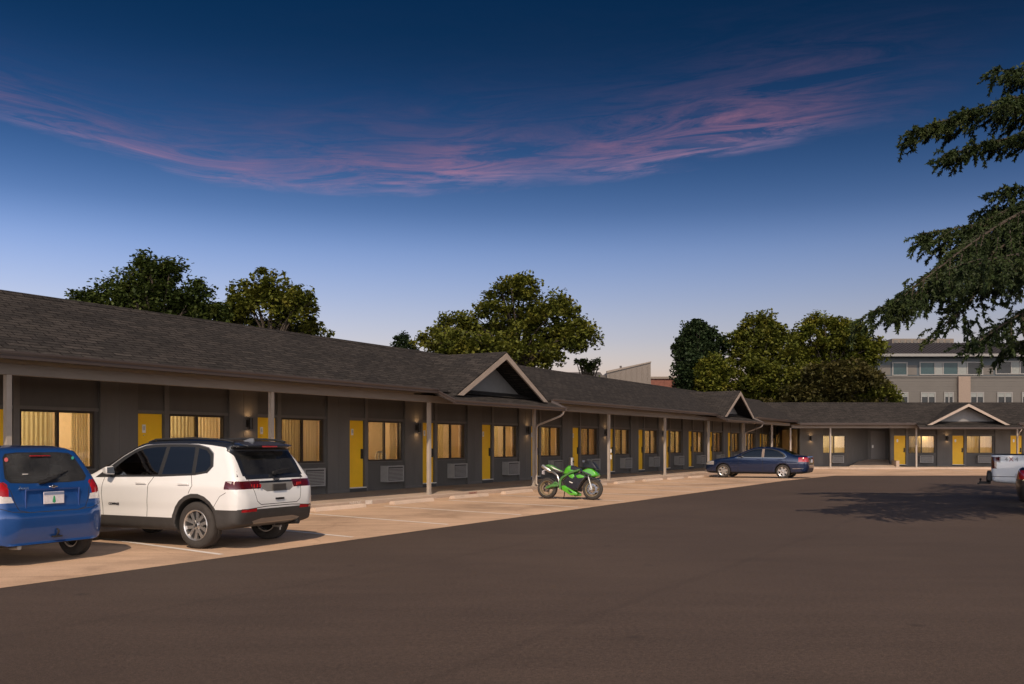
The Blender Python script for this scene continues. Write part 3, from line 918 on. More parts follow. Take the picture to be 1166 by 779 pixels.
def surface_net(f, org, h):
    s = f < 0
    nx, ny, nz = f.shape
    c = s[:-1, :-1, :-1].astype(np.int8)
    tot = np.zeros((nx - 1, ny - 1, nz - 1), np.int8)
    for i in (0, 1):
        for j in (0, 1):
            for k in (0, 1):
                tot += s[i:nx - 1 + i, j:ny - 1 + j, k:nz - 1 + k]
    act = (tot > 0) & (tot < 8)
    I = np.argwhere(act)
    ids = np.full(act.shape, -1, np.int64); ids[act] = np.arange(len(I))
    acc = np.zeros((len(I), 3)); cnt = np.zeros(len(I))
    for ax in range(3):
        for p in (0, 1):
            for q in (0, 1):
                o = [0, 0, 0]; oth = [a for a in range(3) if a != ax]
                o[oth[0]] = p; o[oth[1]] = q
                A = I + o; B = A.copy(); B[:, ax] += 1
                fa = f[A[:, 0], A[:, 1], A[:, 2]]; fb = f[B[:, 0], B[:, 1], B[:, 2]]
                m = (fa < 0) != (fb < 0)
                t = np.where(m, fa / np.where(m, fa - fb, 1), 0)
                pt = A.astype(float); pt[:, ax] += t
                acc[m] += pt[m]; cnt[m] += 1
    V = acc / cnt[:, None]
    # settle the points on the surface
    g = np.stack(np.gradient(f), -1)

    def tri(arr, P):
        i = np.clip(np.floor(P).astype(int), 0, np.array(f.shape) - 2); t = P - i
        r = 0
        for a in (0, 1):
            for b in (0, 1):
                for c3 in (0, 1):
                    w = (t[:, 0] if a else 1 - t[:, 0]) * (t[:, 1] if b else 1 - t[:, 1]) * (t[:, 2] if c3 else 1 - t[:, 2])
                    v = arr[i[:, 0] + a, i[:, 1] + b, i[:, 2] + c3]
                    r = r + (w[:, None] * v if v.ndim == 2 else w * v)
        return r
    for _ in range(3):
        fv = tri(f, V); gv = tri(g, V)
        st = gv * (fv / np.maximum((gv ** 2).sum(1), 1e-9))[:, None]
        V = V - np.clip(st, -.4, .4)
    quads = []
    for ax in range(3):
        sl0 = [slice(1, n - 1) for n in (nx, ny, nz)]; sl1 = list(sl0)
        sl0[ax] = slice(0, (nx, ny, nz)[ax] - 1); sl1[ax] = slice(1, (nx, ny, nz)[ax])
        a = s[tuple(sl0)]; b = s[tuple(sl1)]
        for fl, mask in ((False, a & ~b), (True, ~a & b)):
            E = np.argwhere(mask)
            if not len(E): continue
            E = E + [0 if d == ax else 1 for d in range(3)]
            u, w = [(1, 2), (2, 0), (0, 1)][ax]
            q = []
            for du, dw in ((-1, -1), (0, -1), (0, 0), (-1, 0)):
                C = E.copy(); C[:, u] += du; C[:, w] += dw
                q.append(ids[C[:, 0], C[:, 1], C[:, 2]])
            q = np.stack(q, 1)
            quads.append(q[:, ::-1] if fl else q)
    Q = np.concatenate(quads)
    Q = Q[(Q >= 0).all(1)]
    return V * h + org, Q


def shell(spec):
    h = spec['h']
    P = smooth_loop(spec['profile'])
    x0, x1 = P[:, 0].min() - 3 * h, P[:, 0].max() + 3 * h
    z0, z1 = P[:, 1].min() - 3 * h, P[:, 1].max() + 3 * h
    w = max(v for _, v in spec['plan']) + 3 * h
    xs = np.arange(x0, x1, h); ys = np.arange(-math.ceil(w / h) - .5, math.ceil(w / h) + .5) * h; zs = np.arange(z0, z1, h)
    X, Z = np.meshgrid(xs, zs, indexing='ij')
    f1 = sdf2(P, X, Z)
    px = np.array([p[0] for p in spec['plan']]); pw = np.array([p[1] for p in spec['plan']])
    W = np.interp(xs, px, pw)
    k = max(1, int(.05 / h)); ker = np.ones(2 * k + 1) / (2 * k + 1)
    W = np.convolve(np.pad(W, k, mode='edge'), ker, 'valid')
    tz = np.array([p[0] for p in spec['side']]); tw = np.array([p[1] for p in spec['side']])
    T = np.interp(zs, tz, tw); T = np.convolve(np.pad(T, k, mode='edge'), ker, 'valid')
    WW = W[:, None] + T[None, :]
    f = smax(f1[:, None, :], np.abs(ys)[None, :, None] - WW[:, None, :], spec.get('round', .10))
    for (ax, az, rad, yin) in spec['arches']:
        dd = rad - np.sqrt((X - ax) ** 2 + (Z - az) ** 2)
        c = np.minimum(dd[:, None, :], np.abs(ys)[None, :, None] - yin)
        f = np.maximum(f, c)
    for (bx0, bx1, by, bz) in spec.get('carve', []):
        c = np.minimum(np.minimum(X - bx0, bx1 - X)[:, None, :], np.minimum(by - np.abs(ys)[None, :, None], (Z - bz)[:, None, :]))
        f = smax(f, c, .04)
    V, Q = surface_net(f, np.array([xs[0], ys[0], zs[0]]), h)
    bm = bmesh.new()
    vs = [bm.verts.new(v) for v in V]
    for q in Q:
        try: bm.faces.new([vs[i] for i in q])
        except ValueError: pass
    bmesh.ops.recalc_face_normals(bm, faces=bm.faces)
    return bm


VIEW = {'side': (0, 2), 'rear': (1, 2), 'front': (1, 2), 'top': (0, 1)}


def ok_view(view, n, c, side):
    if view == 'side': return abs(n.y) > .30 and (side == 0 or c.y * side > 0)
    if view == 'rear': return n.x < -.22
    if view == 'front': return n.x > .22
    if view == 'top': return n.z > .22


def inpoly(P, x, y):
    r = False; n = len(P); j = n - 1
    for i in range(n):
        if (P[i][1] > y) != (P[j][1] > y) and x < (P[j][0] - P[i][0]) * (y - P[i][1]) / (P[j][1] - P[i][1]) + P[i][0]: r = not r
        j = i
    return r


def cut_regions(bm, regions):
    for rg in regions:
        if rg.get('box'):
            b = rg['box']
            sel = [f for f in bm.faces if all(b[2 * i] - .06 <= (abs(f.calc_center_median()[i]) if i == 1 else f.calc_center_median()[i]) <= b[2 * i + 1] + .06 for i in range(3))]
            planes = []
            for i in range(3):
                for v in b[2 * i:2 * i + 2]:
                    no = [0, 0, 0]; no[i] = 1; co = [0, 0, 0]; co[i] = v
                    planes.append((co, no))
                    if i == 1: planes.append(([0, -v, 0], no))
        else:
            P = rg['poly']; a, b = VIEW[rg['view']]
            lo = [min(p[i] for p in P) - .05 for i in (0, 1)]; hi = [max(p[i] for p in P) + .05 for i in (0, 1)]
            sel = []
            for f in bm.faces:
                c = f.calc_center_median()
                if lo[0] <= c[a] <= hi[0] and lo[1] <= c[b] <= hi[1] and ok_view(rg['view'], f.normal, c, rg.get('side', 0)): sel.append(f)
            planes = []
            for i in range(len(P)):
                p, q = P[i], P[(i + 1) % len(P)]
                co = [0, 0, 0]; no = [0, 0, 0]
                co[a], co[b] = p; no[a] = q[1] - p[1]; no[b] = -(q[0] - p[0])
                if abs(no[a]) + abs(no[b]) > 1e-7: planes.append((co, no))
        es = set(); vs = set()
        for f in sel: es.update(f.edges); vs.update(f.verts)
        geom = list(vs) + list(es) + sel
        for co, no in planes:
            r = bmesh.ops.bisect_plane(bm, geom=geom, plane_co=co, plane_no=Vector(no).normalized(), dist=.0008)
            geom = [g for g in r['geom'] if g.is_valid]


def classify(bm, regions, arches=()):
    keys = {}
    boxes = []
    for rg in regions:
        if not rg.get('box'):
            P = rg['poly']
            boxes.append((min(p[0] for p in P), max(p[0] for p in P), min(p[1] for p in P), max(p[1] for p in P)))
        else: boxes.append(None)
    for f in bm.faces:
        c = f.calc_center_median(); n = f.normal
        got = None
        for rg, bb in zip(regions, boxes):
            if rg.get('box'):
                b = rg['box']
                if b[0] <= c.x <= b[1] and b[2] <= abs(c.y) <= b[3] and b[4] <= c.z <= b[5]: got = rg
            else:
                a, b = VIEW[rg['view']]
                if bb[0] <= c[a] <= bb[1] and bb[2] <= c[b] <= bb[3] and ok_view(rg['view'], n, c, rg.get('side', 0)) and inpoly(rg['poly'], c[a], c[b]): got = rg
        if got is None: k = ('body', 0, 'paint')
        else: k = (got.get('part') or 'body', (1 if c.y > 0 else -1) if got.get('split') else 0, got['mat'])
        if k[0] == 'body' and k[2] == 'paint' and n.z < -.5 and c.z < .42: k = ('body', 0, 'under')
        for ax, az, rad, yin in arches:
            if k[0] == 'body' and math.hypot(c.x - ax, c.z - az) < rad + .006 and (abs(n.y) < .5 or abs(c.y) < yin + .05): k = ('body', 0, 'under')
        keys.setdefault((k[0], k[1]), []).append((f, k[2]))
    return keys


def strip(p, q, t=.009):
    """thin quad round the segment pq: a panel gap"""
    d = np.array(q, float) - np.array(p, float); n = np.array([-d[1], d[0]]) / np.hypot(*d) * t / 2
    p, q = np.array(p, float), np.array(q, float)
    return [tuple(p + n), tuple(q + n), tuple(q - n), tuple(p - n)]


def gaps(view, path, m='gap', t=.010, side=0):
    return [dict(view=view, poly=strip(path[i], path[i + 1], t), mat=m, side=side) for i in range(len(path) - 1)]


def ring(cx, cz, r, n=20, a0=0, a1=360):
    return [(cx + r * math.cos(R(a0 + (a1 - a0) * i / n)), cz + r * math.sin(R(a0 + (a1 - a0) * i / n))) for i in range(n if a1 - a0 == 360 else n + 1)]


def car(root, world, spec, mats):
    bm = shell(spec)
    cut_regions(bm, spec['regions'])
    bm.normal_update()
    groups = classify(bm, spec['regions'], spec['arches'])
    made = {}
    names = list(mats)
    order = sorted(groups, key=lambda k: k[0] != 'body')
    for key in order:
        fs = groups[key]
        used = []
        vmap = {}; V = []; Fc = []; Mi = []
        for f, mk in fs:
            if mk not in used: used.append(mk)
            ix = []
            for v in f.verts:
                if v.index not in vmap or True:
                    kk = v
                    if kk not in vmap: vmap[kk] = len(V); V.append(tuple(v.co))
                    ix.append(vmap[kk])
            Fc.append(ix); Mi.append(used.index(mk))
        me = bpy.data.meshes.new(key[0]); me.from_pydata(V, [], Fc)
        for u in used: me.materials.append(mats[u])
        me.polygons.foreach_set('material_index', Mi); me.polygons.foreach_set('use_smooth', [True] * len(Fc))
        par = root if key[0] == 'body' else made.get('body', root)
        par = root
        o = place(key[0], me, par, world)
        made.setdefault(key[0], o)
    bm.free()
    return made


def wheel(root, world, cx, cy, rad, width, rim, style, side):
    """side: +1 outer face towards +y"""
    T = world @ Matrix.Translation((cx, cy, rad)) @ (Matrix() if side > 0 else Matrix.Rotation(math.pi, 4, 'Z')) @ Matrix.Rotation(R(11 * cx + 17 * cy), 4, 'Y')
    h = width / 2
    key = ('w', rad, width, rim, style)
    if key not in WHEELS:
        t = MB()
        prof = [(rim - .012, -h + .012), (rim + .01, -h), (rim + (rad - rim) * .5, -h - .008), (rad - .03, -h + .004), (rad - .008, -h + .022), (rad, -h * .6), (rad, -.02), (rad - .009, -.014), (rad - .009, .014), (rad, .02), (rad, h * .6), (rad - .008, h - .022), (rad - .03, h - .004), (rim + (rad - rim) * .5, h + .008), (rim + .01, h), (rim - .012, h - .012)]
        t.lathe(prof, 44, 0, 'y')
        tm = t.mesh('tyre', [M_rubber], 50)
        r = MB()
        r.lathe([(rim, h - .004), (rim - .006, h + .004), (rim - .022, h - .004), (rim - .028, h - .05), (rim - .03, -h + .02), (rim, -h + .02)], 44, 0, 'y')
        r.lathe([(0, -.03), (rim - .03, -.03)], 30, 1, 'y')                 # drum behind the spokes
        r.lathe([(.0, -.005), (rim * .62, -.005), (rim * .64, -.02)], 30, 2, 'y')   # brake disc
        yf = h - .02
        r.lathe([(0, yf + .004), (.030, yf + .004), (.036, yf - .004), (.075, yf - .012), (.078, yf - .05)], 20, 0, 'y')
        r.lathe([(0, yf + .006), (.026, yf + .006), (.026, yf)], 14, 3 if style == 'suv' else 0, 'y')
        ns = {'suv': 5, 'sedan': 6, 'hatch': 7, 'truck': 6}[style]
        for i in range(ns):
            A = Matrix.Rotation(2 * math.pi * i / ns, 4, 'Y')
            w0, w1 = {'suv': (.040, .062), 'sedan': (.030, .050), 'hatch': (.022, .030), 'truck': (.035, .05)}[style]
            def sp(off, wa, wb, m, z0=.05, z1=rim - .016, ya=yf - .006, yb=yf - .004):
                a = [(-wa + off, ya, z0), (wa + off, ya, z0), (wb + off * 2.2, yb, z1), (-wb + off * 2.2, yb, z1)]
                bk = [(x, y - .035, z) for x, y, z in a]
                r.prism([A @ Vector(p) for p in bk], [A @ Vector(p) for p in a], m)
            if style == 'suv':
                sp(-.030, .021, .028, 0); sp(.030, .021, .028, 0)
                a = [(-.020, yf - .012, .06), (.020, yf - .012, .06), (.045, yf - .010, rim - .03), (-.045, yf - .010, rim - .03)]
                r.prism([A @ Vector((x, y - .02, z)) for x, y, z in a], [A @ Vector(p) for p in a], 3)
            else: sp(0, w0, w1, 0)
            B = Matrix.Rotation(2 * math.pi * (i + .5) / ns, 4, 'Y')
            r.lathe([(0, 0), (.009, 0), (.009, -.012)], 8, 3, 'y', tuple(B @ Vector((0, yf - .002, .052))))
        rm_ = r.mesh('rim', [M_alloy, M_under, M_steel, M_black], 35)
        WHEELS[key] = (tm, rm_)
    w = bpy.data.objects.new('wheel', WHEELS[key][0]); link(w, root, T); w.name = 'wheel'
    place('rim', WHEELS[key][1], w, T)
    return w


WHEELS = {}


def rounded(name, pts, m, root, world, bevel=.015):
    """small moulded piece from a list of boxes"""
    b = MB()
    for p in pts: b.box(*p)
    return b.build(name, m, root, world, smooth=50, bevel=bevel)


def cabin(root, world, xs_front, x_rear, z, roof, dash, wide=.36):
    for y in (wide, -wide):
        s = MB()
        s.box(xs_front - .25, xs_front + .27, y - .23, y + .23, z, z + .16)
        s.prism([(xs_front - .25, y - .23, z + .12), (xs_front - .12, y - .23, z + .12), (xs_front - .12, y + .23, z + .12), (xs_front - .25, y + .23, z + .12)],
                [(xs_front - .46, y - .20, z + .68), (xs_front - .36, y - .20, z + .68), (xs_front - .36, y + .20, z + .68), (xs_front - .46, y + .20, z + .68)])
        s.box(xs_front - .46, xs_front - .37, y - .12, y + .12, z + .71, z + .88)
        s.build('seat', M_seat, root, world, smooth=40, bevel=.03)
    s = MB()
    s.box(x_rear - .2, x_rear + .3, -.58, .58, z, z + .16)
    s.prism([(x_rear - .22, -.58, z + .1), (x_rear - .08, -.58, z + .1), (x_rear - .08, .58, z + .1), (x_rear - .22, .58, z + .1)],
            [(x_rear - .42, -.54, z + .62), (x_rear - .32, -.54, z + .62), (x_rear - .32, .54, z + .62), (x_rear - .42, .54, z + .62)])
    for y in (.34, -.34): s.box(x_rear - .42, x_rear - .34, y - .1, y + .1, z + .64, z + .78)
    s.build('rear_seat', M_seat, root, world, smooth=40, bevel=.03)
    d = MB(); d.box(dash, dash + .55, -.66, .66, z + .15, z + .46)
    d.build('dashboard', M_black, root, world, smooth=40, bevel=.06)
    st = MB()
    T = Matrix.Translation((dash - .12, .36, z + .40)) @ Matrix.Rotation(R(-65), 4, 'Y')
    st.tube([T @ Vector((.18 * math.cos(a), .18 * math.sin(a), 0)) for a in np.linspace(0, 2 * math.pi, 25)], .017, 8)
    st.tube([T @ Vector((-.17, 0, 0)), T @ Vector((.17, 0, 0))], .02, 6)
    st.build('steering_wheel', M_black, root, world, smooth=50)


def car_world(x, y, bearing, z=None):
    fx, fy = math.sin(R(bearing)), math.cos(R(bearing))
    return Matrix.Translation((x, y, (gz(y) + .004) if z is None else z)) @ Matrix.Rotation(math.atan2(fy, fx), 4, 'Z')


def plan(rear, front, w, rr=.22, rf=.40, nose=.72):
    """half widths along the length with rounded corners"""
    out = []
    for t in np.linspace(0, 1, 9):
        out.append((rear + rr * t, w * (nose + (1 - nose) * (1 - (1 - t) ** 2.4) ** (1 / 2.4))))
    for t in np.linspace(0, 1, 9):
        out.append((front - rf * (1 - t), w * (nose + (1 - nose) * (1 - t ** 2.4) ** (1 / 2.4))))
    return out


def lens_pattern(o):
    return o


# =========================================================== white compact suv
P_white = carpaint('white_car_paint', (.74, .735, .73), 0, .35, dust=.06)
P_roofblack = carpaint('black_roof_paint', (.012, .014, .018), 0, .25, dust=.05)
M_gap = mat('panel_gap', (.02, .018, .016), .9, var=0)
M_satin = mat('satin_trim', (.30, .29, .28), .35, metal=.8, var=.05)
M_badge = mat('dark_badge', (.03, .03, .035), .3, metal=.4, var=0)
M_greytrim = mat('grey_recess_trim', (.17, .165, .16), .5, var=.1)
W_suv = car_world(-4.72 + .438 * .80, 14.33 + .899 * .80, -64)
SUV = empty('parked_suv', W_suv, 'white compact suv with black roof parked nose in by the motel', 'car', 'cars parked along the motel')
fw = [(1.84, 1.085), (1.78, 1.19), (1.60, 1.335), (1.42, 1.445), (1.25, 1.50), (1.05, 1.525), (.80, 1.535), (.80, 1.105)]
rw = [(.72, 1.11), (.72, 1.535), (.45, 1.535), (.20, 1.528), (.12, 1.13)]
qw = [(.05, 1.14), (.12, 1.515), (-.05, 1.48), (-.15, 1.40), (-.21, 1.25), (-.15, 1.17)]
fwo = [(2.14, 1.045), (1.95, 1.165), (1.66, 1.37), (1.44, 1.485), (1.25, 1.545), (1.05, 1.565), (.80, 1.572), (.40, 1.572), (.15, 1.56), (-.07, 1.515), (-.19, 1.43), (-.26, 1.24), (-.18, 1.14), (.05, 1.105), (.7, 1.075)]
chrome = [(2.15, 1.04), (1.95, 1.178), (1.66, 1.383), (1.44, 1.498), (1.25, 1.558), (1.05, 1.578), (.80, 1.585), (.40, 1.585), (.15, 1.573), (-.075, 1.528), (-.205, 1.44), (-.273, 1.24), (-.185, 1.13), (-.07, 1.45), (.8, 1.54), (1.9, 1.15)]
arch_r, arch_o = .405, .475
spec = dict(h=.02, round=.10,
    profile=[(-.74, .36), (-.80, .42), (-.845, .56), (-.86, .70), (-.84, .86), (-.79, 1.0), (-.775, 1.06), (-.74, 1.10), (-.62, 1.30), (-.50, 1.49), (-.62, 1.535), (-.62, 1.55), (-.45, 1.595), (-.1, 1.63), (.4, 1.65), (.9, 1.645), (1.25, 1.61), (1.5, 1.535), (1.9, 1.31), (2.25, 1.12), (2.4, 1.085), (2.9, 1.045), (3.25, .985), (3.45, .90), (3.50, .80), (3.53, .65), (3.50, .48), (3.40, .34), (3.1, .27), (2.2, .25), (.9, .25), (-.3, .28)],
    plan=plan(-.87, 3.54, .905, .26, .62, .78),
    side=[(.2, -.05), (.30, -.012), (.45, 0), (.60, -.004), (.66, .006), (.90, .010), (.95, .008), (1.0, -.018), (1.06, -.035), (1.1, -.05), (1.3, -.135), (1.52, -.225), (1.62, -.26)],
    arches=[(0, .36, arch_r, .52), (2.636, .36, arch_r, .52)])
rgs = []
# roof and rear quarter in black
rgs += [dict(view='top', poly=[(-.80, -.655), (1.30, -.655), (1.42, -.4), (1.42, .4), (1.30, .655), (-.80, .655)], mat='roof')]
rgs += [dict(view='side', poly=[(1.95, 1.185), (1.66, 1.39), (1.44, 1.505), (1.25, 1.565), (1.05, 1.585), (.40, 1.59), (.15, 1.578), (-.10, 1.56), (-.40, 1.525), (-.56, 1.42), (-.65, 1.25), (-.73, 1.09), (-.80, 1.09), (-.85, 1.8), (1.5, 1.8), (2.2, 1.2)], mat='roof')]
rgs += [dict(view='rear', poly=[(-.69, 1.095), (.69, 1.095), (.66, 1.4), (.72, 1.5), (.70, 1.9), (-.70, 1.9), (-.72, 1.5), (-.66, 1.4)], mat='roof')]
rgs += [dict(view='side', poly=chrome, mat='trim')]
rgs += [dict(view='side', poly=fwo, mat='black')]
for p in (fw, rw): rgs += [dict(view='side', poly=p, mat='glass' if p is fw else 'tint', part='side_window', split=True)]
rgs += [dict(view='side', poly=qw, mat='tint', part='side_window', split=True)]
rgs += [dict(view='front', poly=[(-.66, 1.10), (.66, 1.10), (.64, 1.2), (.56, 1.53), (-.56, 1.53), (-.64, 1.2)], mat='glass', part='windshield')]
rgs += [dict(view='rear', poly=[(-.60, 1.115), (.60, 1.115), (.615, 1.15), (.545, 1.435), (.50, 1.455), (-.50, 1.455), (-.545, 1.435), (-.615, 1.15)], mat='dusty', part='rear_window')]
# cladding
rgs += [dict(box=(-.95, 3.6, 0, 1.2, .1, .455), mat='clad')]
rgs += [dict(box=(-.95, -.36, 0, 1.2, .1, .60), mat='clad')]
rgs += [dict(box=(3.1, 3.6, 0, 1.2, .1, .56), mat='clad')]
for ax in (0, 2.636): rgs += [dict(view='side', poly=ring(ax, .36, arch_o, 22), mat='clad')]
rgs += [dict(view='rear', poly=[(-.42, .30), (.42, .30), (.55, .42), (.36, .455), (-.36, .455), (-.55, .42)], mat='trim2')]
# lamps
rgs += [dict(box=(-.95, -.58, .375, .99, .905, 1.025), mat='lens', part='tail_light', split=True)]
rgs += [dict(box=(-.95, -.55, .50, .80, .565, .615), mat='red', part='reflector', split=True)]
rgs += [dict(box=(3.18, 3.6, .45, .99, .86, .955), mat='head', part='headlight', split=True)]
rgs += [dict(box=(3.3, 3.6, 0, .42, .80, .93), mat='black')]
# tailgate
rgs += [dict(view='rear', poly=[(-.385, .985), (.385, .985), (.36, .90), (.26, .855), (-.26, .855), (-.36, .90)], mat='plate')]
rgs += gaps('rear', [(.62, 1.09), (.60, 1.03), (.55, .90), (.50, .72), (.42, .665), (-.42, .665), (-.50, .72), (-.55, .90), (-.60, 1.03), (-.62, 1.09)])
rgs += gaps('rear', [(.86, .60), (.3, .632), (-.3, .632), (-.86, .60)], t=.012)
for sd in (0,):
    rgs += gaps('side', [(.86, 1.09), (.95, .95), (.97, .7), (.98, .455)]) + gaps('side', [(1.93, 1.06), (1.96, .8), (1.93, .455)])
    rgs += gaps('side', [(.12, 1.12), (.05, .95), (.12, .83)]) + gaps('side', [(-.62, .86), (-.50, .80), (-.36, .62)], t=.008)
spec['regions'] = rgs
suv_m = dict(head=M_headlamp, dusty=M_dustysheen2, paint=P_white, roof=P_roofblack, trim=M_satin, trim2=M_satin, black=M_black, glass=M_cglass, tint=M_tint, clad=M_clad, lens=M_redark, red=M_red, clear=M_clear, plate=M_greytrim, gap=M_gap, under=M_under)
car(SUV, W_suv, spec, suv_m)
for cx in (0, 2.636):
    for sd in (1, -1): wheel(SUV, W_suv, cx, sd * .775, .355, .225, .235, 'suv', sd)
cabin(SUV, W_suv, 1.12, .28, .55, 1.5, 1.62)
for sd in (1, -1):
    mb = MB()
    mb.prism([(1.68, sd * .88, 1.09), (1.68, sd * 1.06, 1.105), (1.68, sd * 1.07, 1.225), (1.68, sd * .91, 1.235)], [(1.80, sd * .90, 1.11), (1.80, sd * 1.03, 1.115), (1.80, sd * 1.04, 1.20), (1.80, sd * .92, 1.21)])
    mb.box(1.70, 1.79, min(sd * .80, sd * .92), max(sd * .80, sd * .92), 1.05, 1.10, 1)
    mb.build('side_mirror', [P_white, M_black], SUV, W_suv, smooth=50, bevel=.02)
    mg = MB(); mg.face([(1.677, sd * .90, 1.11), (1.677, sd * 1.045, 1.12), (1.677, sd * 1.05, 1.21), (1.677, sd * .925, 1.22)])
    mg.build('mirror_glass', M_chrome, SUV, W_suv)
    for hx in (1.10, .22):
        hb = MB(); hb.box(hx - .11, hx + .11, min(sd * .895, sd * .925), max(sd * .895, sd * .925), .955, .985)
        hb.box(hx - .07, hx + .06, min(sd * .87, sd * .90), max(sd * .87, sd * .90), .93, .985, 1)
        hb.build('door_handle', [P_white, M_black], SUV, W_suv, smooth=50, bevel=.008)
    rr_ = MB(); rr_.tube([(1.25, sd * .60, 1.60), (1.1, sd * .61, 1.645), (.3, sd * .62, 1.665), (-.3, sd * .60, 1.64), (-.48, sd * .585, 1.605)], .018, 8)
    rr_.build('roof_rail', M_black, SUV, W_suv, smooth=50)
    # bright bars inside the tail lamps
    tb_ = MB()
    for i in range(5):
        tb_.box(-.862 + .016 * i, -.845 + .016 * i, min(sd * (.42 + .048 * i), sd * (.435 + .048 * i)), max(sd * (.42 + .048 * i), sd * (.435 + .048 * i)), .925, .975)
    tb_.build('lamp_element', M_red, SUV, W_suv)
    rounded('lamp_element', [(-.725, -.60, min(sd * .865, sd * .888), max(sd * .865, sd * .888), .915, .935)], M_red, SUV, W_suv, .004)
    rounded('lamp_element', [(-.70, -.62, min(sd * .866, sd * .886), max(sd * .866, sd * .886), .94, 1.015)], M_clear, SUV, W_suv, .004)
wp = MB(); wp.tube([(-.765, .02, 1.14), (-.775, -.1, 1.17), (-.765, -.36, 1.195)], [.02, .014, .008], 6); wp.lathe([(0, 0), (.03, 0), (.03, .04)], 10, 0, 'x', (-.79, .02, 1.13))
wp.build('wiper', M_black, SUV, W_suv, smooth=40)
fin = MB(); fin.prism([(-.15, -.018, 1.63), (-.36, -.018, 1.60), (-.36, .018, 1.60), (-.15, .018, 1.63)], [(-.28, -.006, 1.665), (-.35, -.006, 1.665), (-.35, .006, 1.665), (-.28, .006, 1.665)])
fin.build('antenna', M_satin, SUV, W_suv, smooth=40)
spl = MB(); spl.prism([(-.42, -.50, 1.575), (-.66, -.47, 1.52), (-.66, .47, 1.52), (-.42, .50, 1.575)], [(-.36, -.52, 1.615), (-.665, -.49, 1.555), (-.665, .49, 1.555), (-.36, .52, 1.615)])
spl.build('spoiler', P_roofblack, SUV, W_suv, smooth=50, bevel=.012)
rounded('brake_light', [(-.674, -.664, -.17, .17, 1.525, 1.548)], M_red, SUV, W_suv, .003)
rounded('tailgate_handle', [(-.878, -.862, -.10, .10, .725, .755)], M_badge, SUV, W_suv, .006)
ex = MB(); ex.tube([(-.55, -.52, .33), (-.80, -.53, .345)], .04, 12); ex.build('exhaust', M_black, SUV, W_suv, smooth=50)
hk = MB(); hk.box(-.7, -.55, -.25, -.2, .27, .30); hk.tube([(-.62, -.30, .28), (-.62, -.30, .22)], .012, 6); hk.build('tow_eye', M_steel, SUV, W_suv)
pl = MB(); pl.box(-.868, -.852, -.15, .15, .87, .965); pl.build('plate_frame', M_clad, SUV, W_suv, bevel=.004)
dk = Matrix.Rotation(R(90), 4, 'X')


def rear_text(root, W, s, y, z, size, x, m, tilt=0):
    return lettering('badge', s, size, W @ Matrix.Translation((x, y, z)) @ Matrix.Rotation(R(-90), 4, 'Z') @ Matrix.Rotation(R(90 + tilt), 4, 'X'), m, root, .004)


rear_text(SUV, W_suv, 'Jeep', 0, 1.020, .085, -.802, M_badge, -12)
rear_text(SUV, W_suv, '4x4', .47, .715, .055, -.812, M_badge)
rear_text(SUV, W_suv, 'LIMITED', -.43, .725, .04, -.838, M_badge)
lettering('badge', 'COMPASS', .052, W_suv @ Matrix.Translation((1.80, .913, .62)) @ Matrix.Rotation(R(180), 4, 'Z') @ Matrix.Rotation(R(90), 4, 'X'), M_badge, SUV, .004, 'LEFT')

# =========================================================== blue hatchback
P_blue = carpaint('blue_car_paint', (.009, .070, .27), .35, .32, dust=.06)
W_hat = car_world(-6.20 - .469 * .74, 13.50 - .883 * .74, -62) @ Matrix.Diagonal((1, 1, 1.03, 1))
HAT = empty('parked_hatchback', W_hat, 'blue hatchback with a plate and rear wiper, parked beside the white suv', 'car', 'cars parked along the motel')
WBH = 2.48
fw = [(1.72, 1.02), (1.45, 1.20), (1.15, 1.36), (.95, 1.405), (.62, 1.41), (.62, 1.00)]
rw = [(.54, 1.00), (.54, 1.41), (.20, 1.395), (-.05, 1.35), (-.18, 1.06), (-.05, 1.02)]
fwo = [(1.85, .985), (1.50, 1.22), (1.18, 1.395), (.95, 1.44), (.54, 1.45), (.18, 1.435), (-.10, 1.38), (-.27, 1.05), (-.08, .985), (.6, .965)]
spec = dict(h=.018, round=.12,
    profile=[(-.46, .25), (-.52, .30), (-.56, .42), (-.575, .55), (-.57, .64), (-.535, .69), (-.51, .72), (-.50, .80), (-.47, .95), (-.43, 1.02), (-.29, 1.26), (-.17, 1.43), (-.12, 1.455), (.05, 1.49), (.4, 1.515), (.8, 1.515), (1.1, 1.47), (1.4, 1.34), (1.75, 1.12), (2.0, .99), (2.4, .93), (2.8, .84), (2.98, .74), (3.03, .60), (3.02, .40), (2.9, .26), (2.3, .22), (.5, .22)],
    plan=plan(-.58, 3.04, .835, .36, .62, .66),
    side=[(.2, -.04), (.32, -.01), (.5, .0), (.7, .004), (.85, -.004), (.95, -.02), (1.02, -.045), (1.25, -.135), (1.42, -.20), (1.55, -.25)],
    arches=[(0, .30, .335, .52), (WBH, .30, .335, .52)])
rgs = [dict(view='side', poly=fwo, mat='black')]
for p in (fw, rw): rgs += [dict(view='side', poly=p, mat='glass', part='side_window', split=True)]
rgs += [dict(view='front', poly=[(-.62, 1.02), (.62, 1.02), (.60, 1.1), (.52, 1.43), (-.52, 1.43), (-.60, 1.1)], mat='glass', part='windshield')]
rgo = [(-.55, 1.045), (-.30, 1.03), (.30, 1.03), (.55, 1.045), (.60, 1.10), (.585, 1.18), (.525, 1.36), (.47, 1.41), (.3, 1.425), (-.3, 1.425), (-.47, 1.41), (-.525, 1.36), (-.585, 1.18), (-.60, 1.10)]
rgs += [dict(view='rear', poly=rgo, mat='black')]
rgs += [dict(view='rear', poly=[(x * .945, 1.23 + (z - 1.23) * .93) for x, z in rgo], mat='dusty', part='rear_window')]
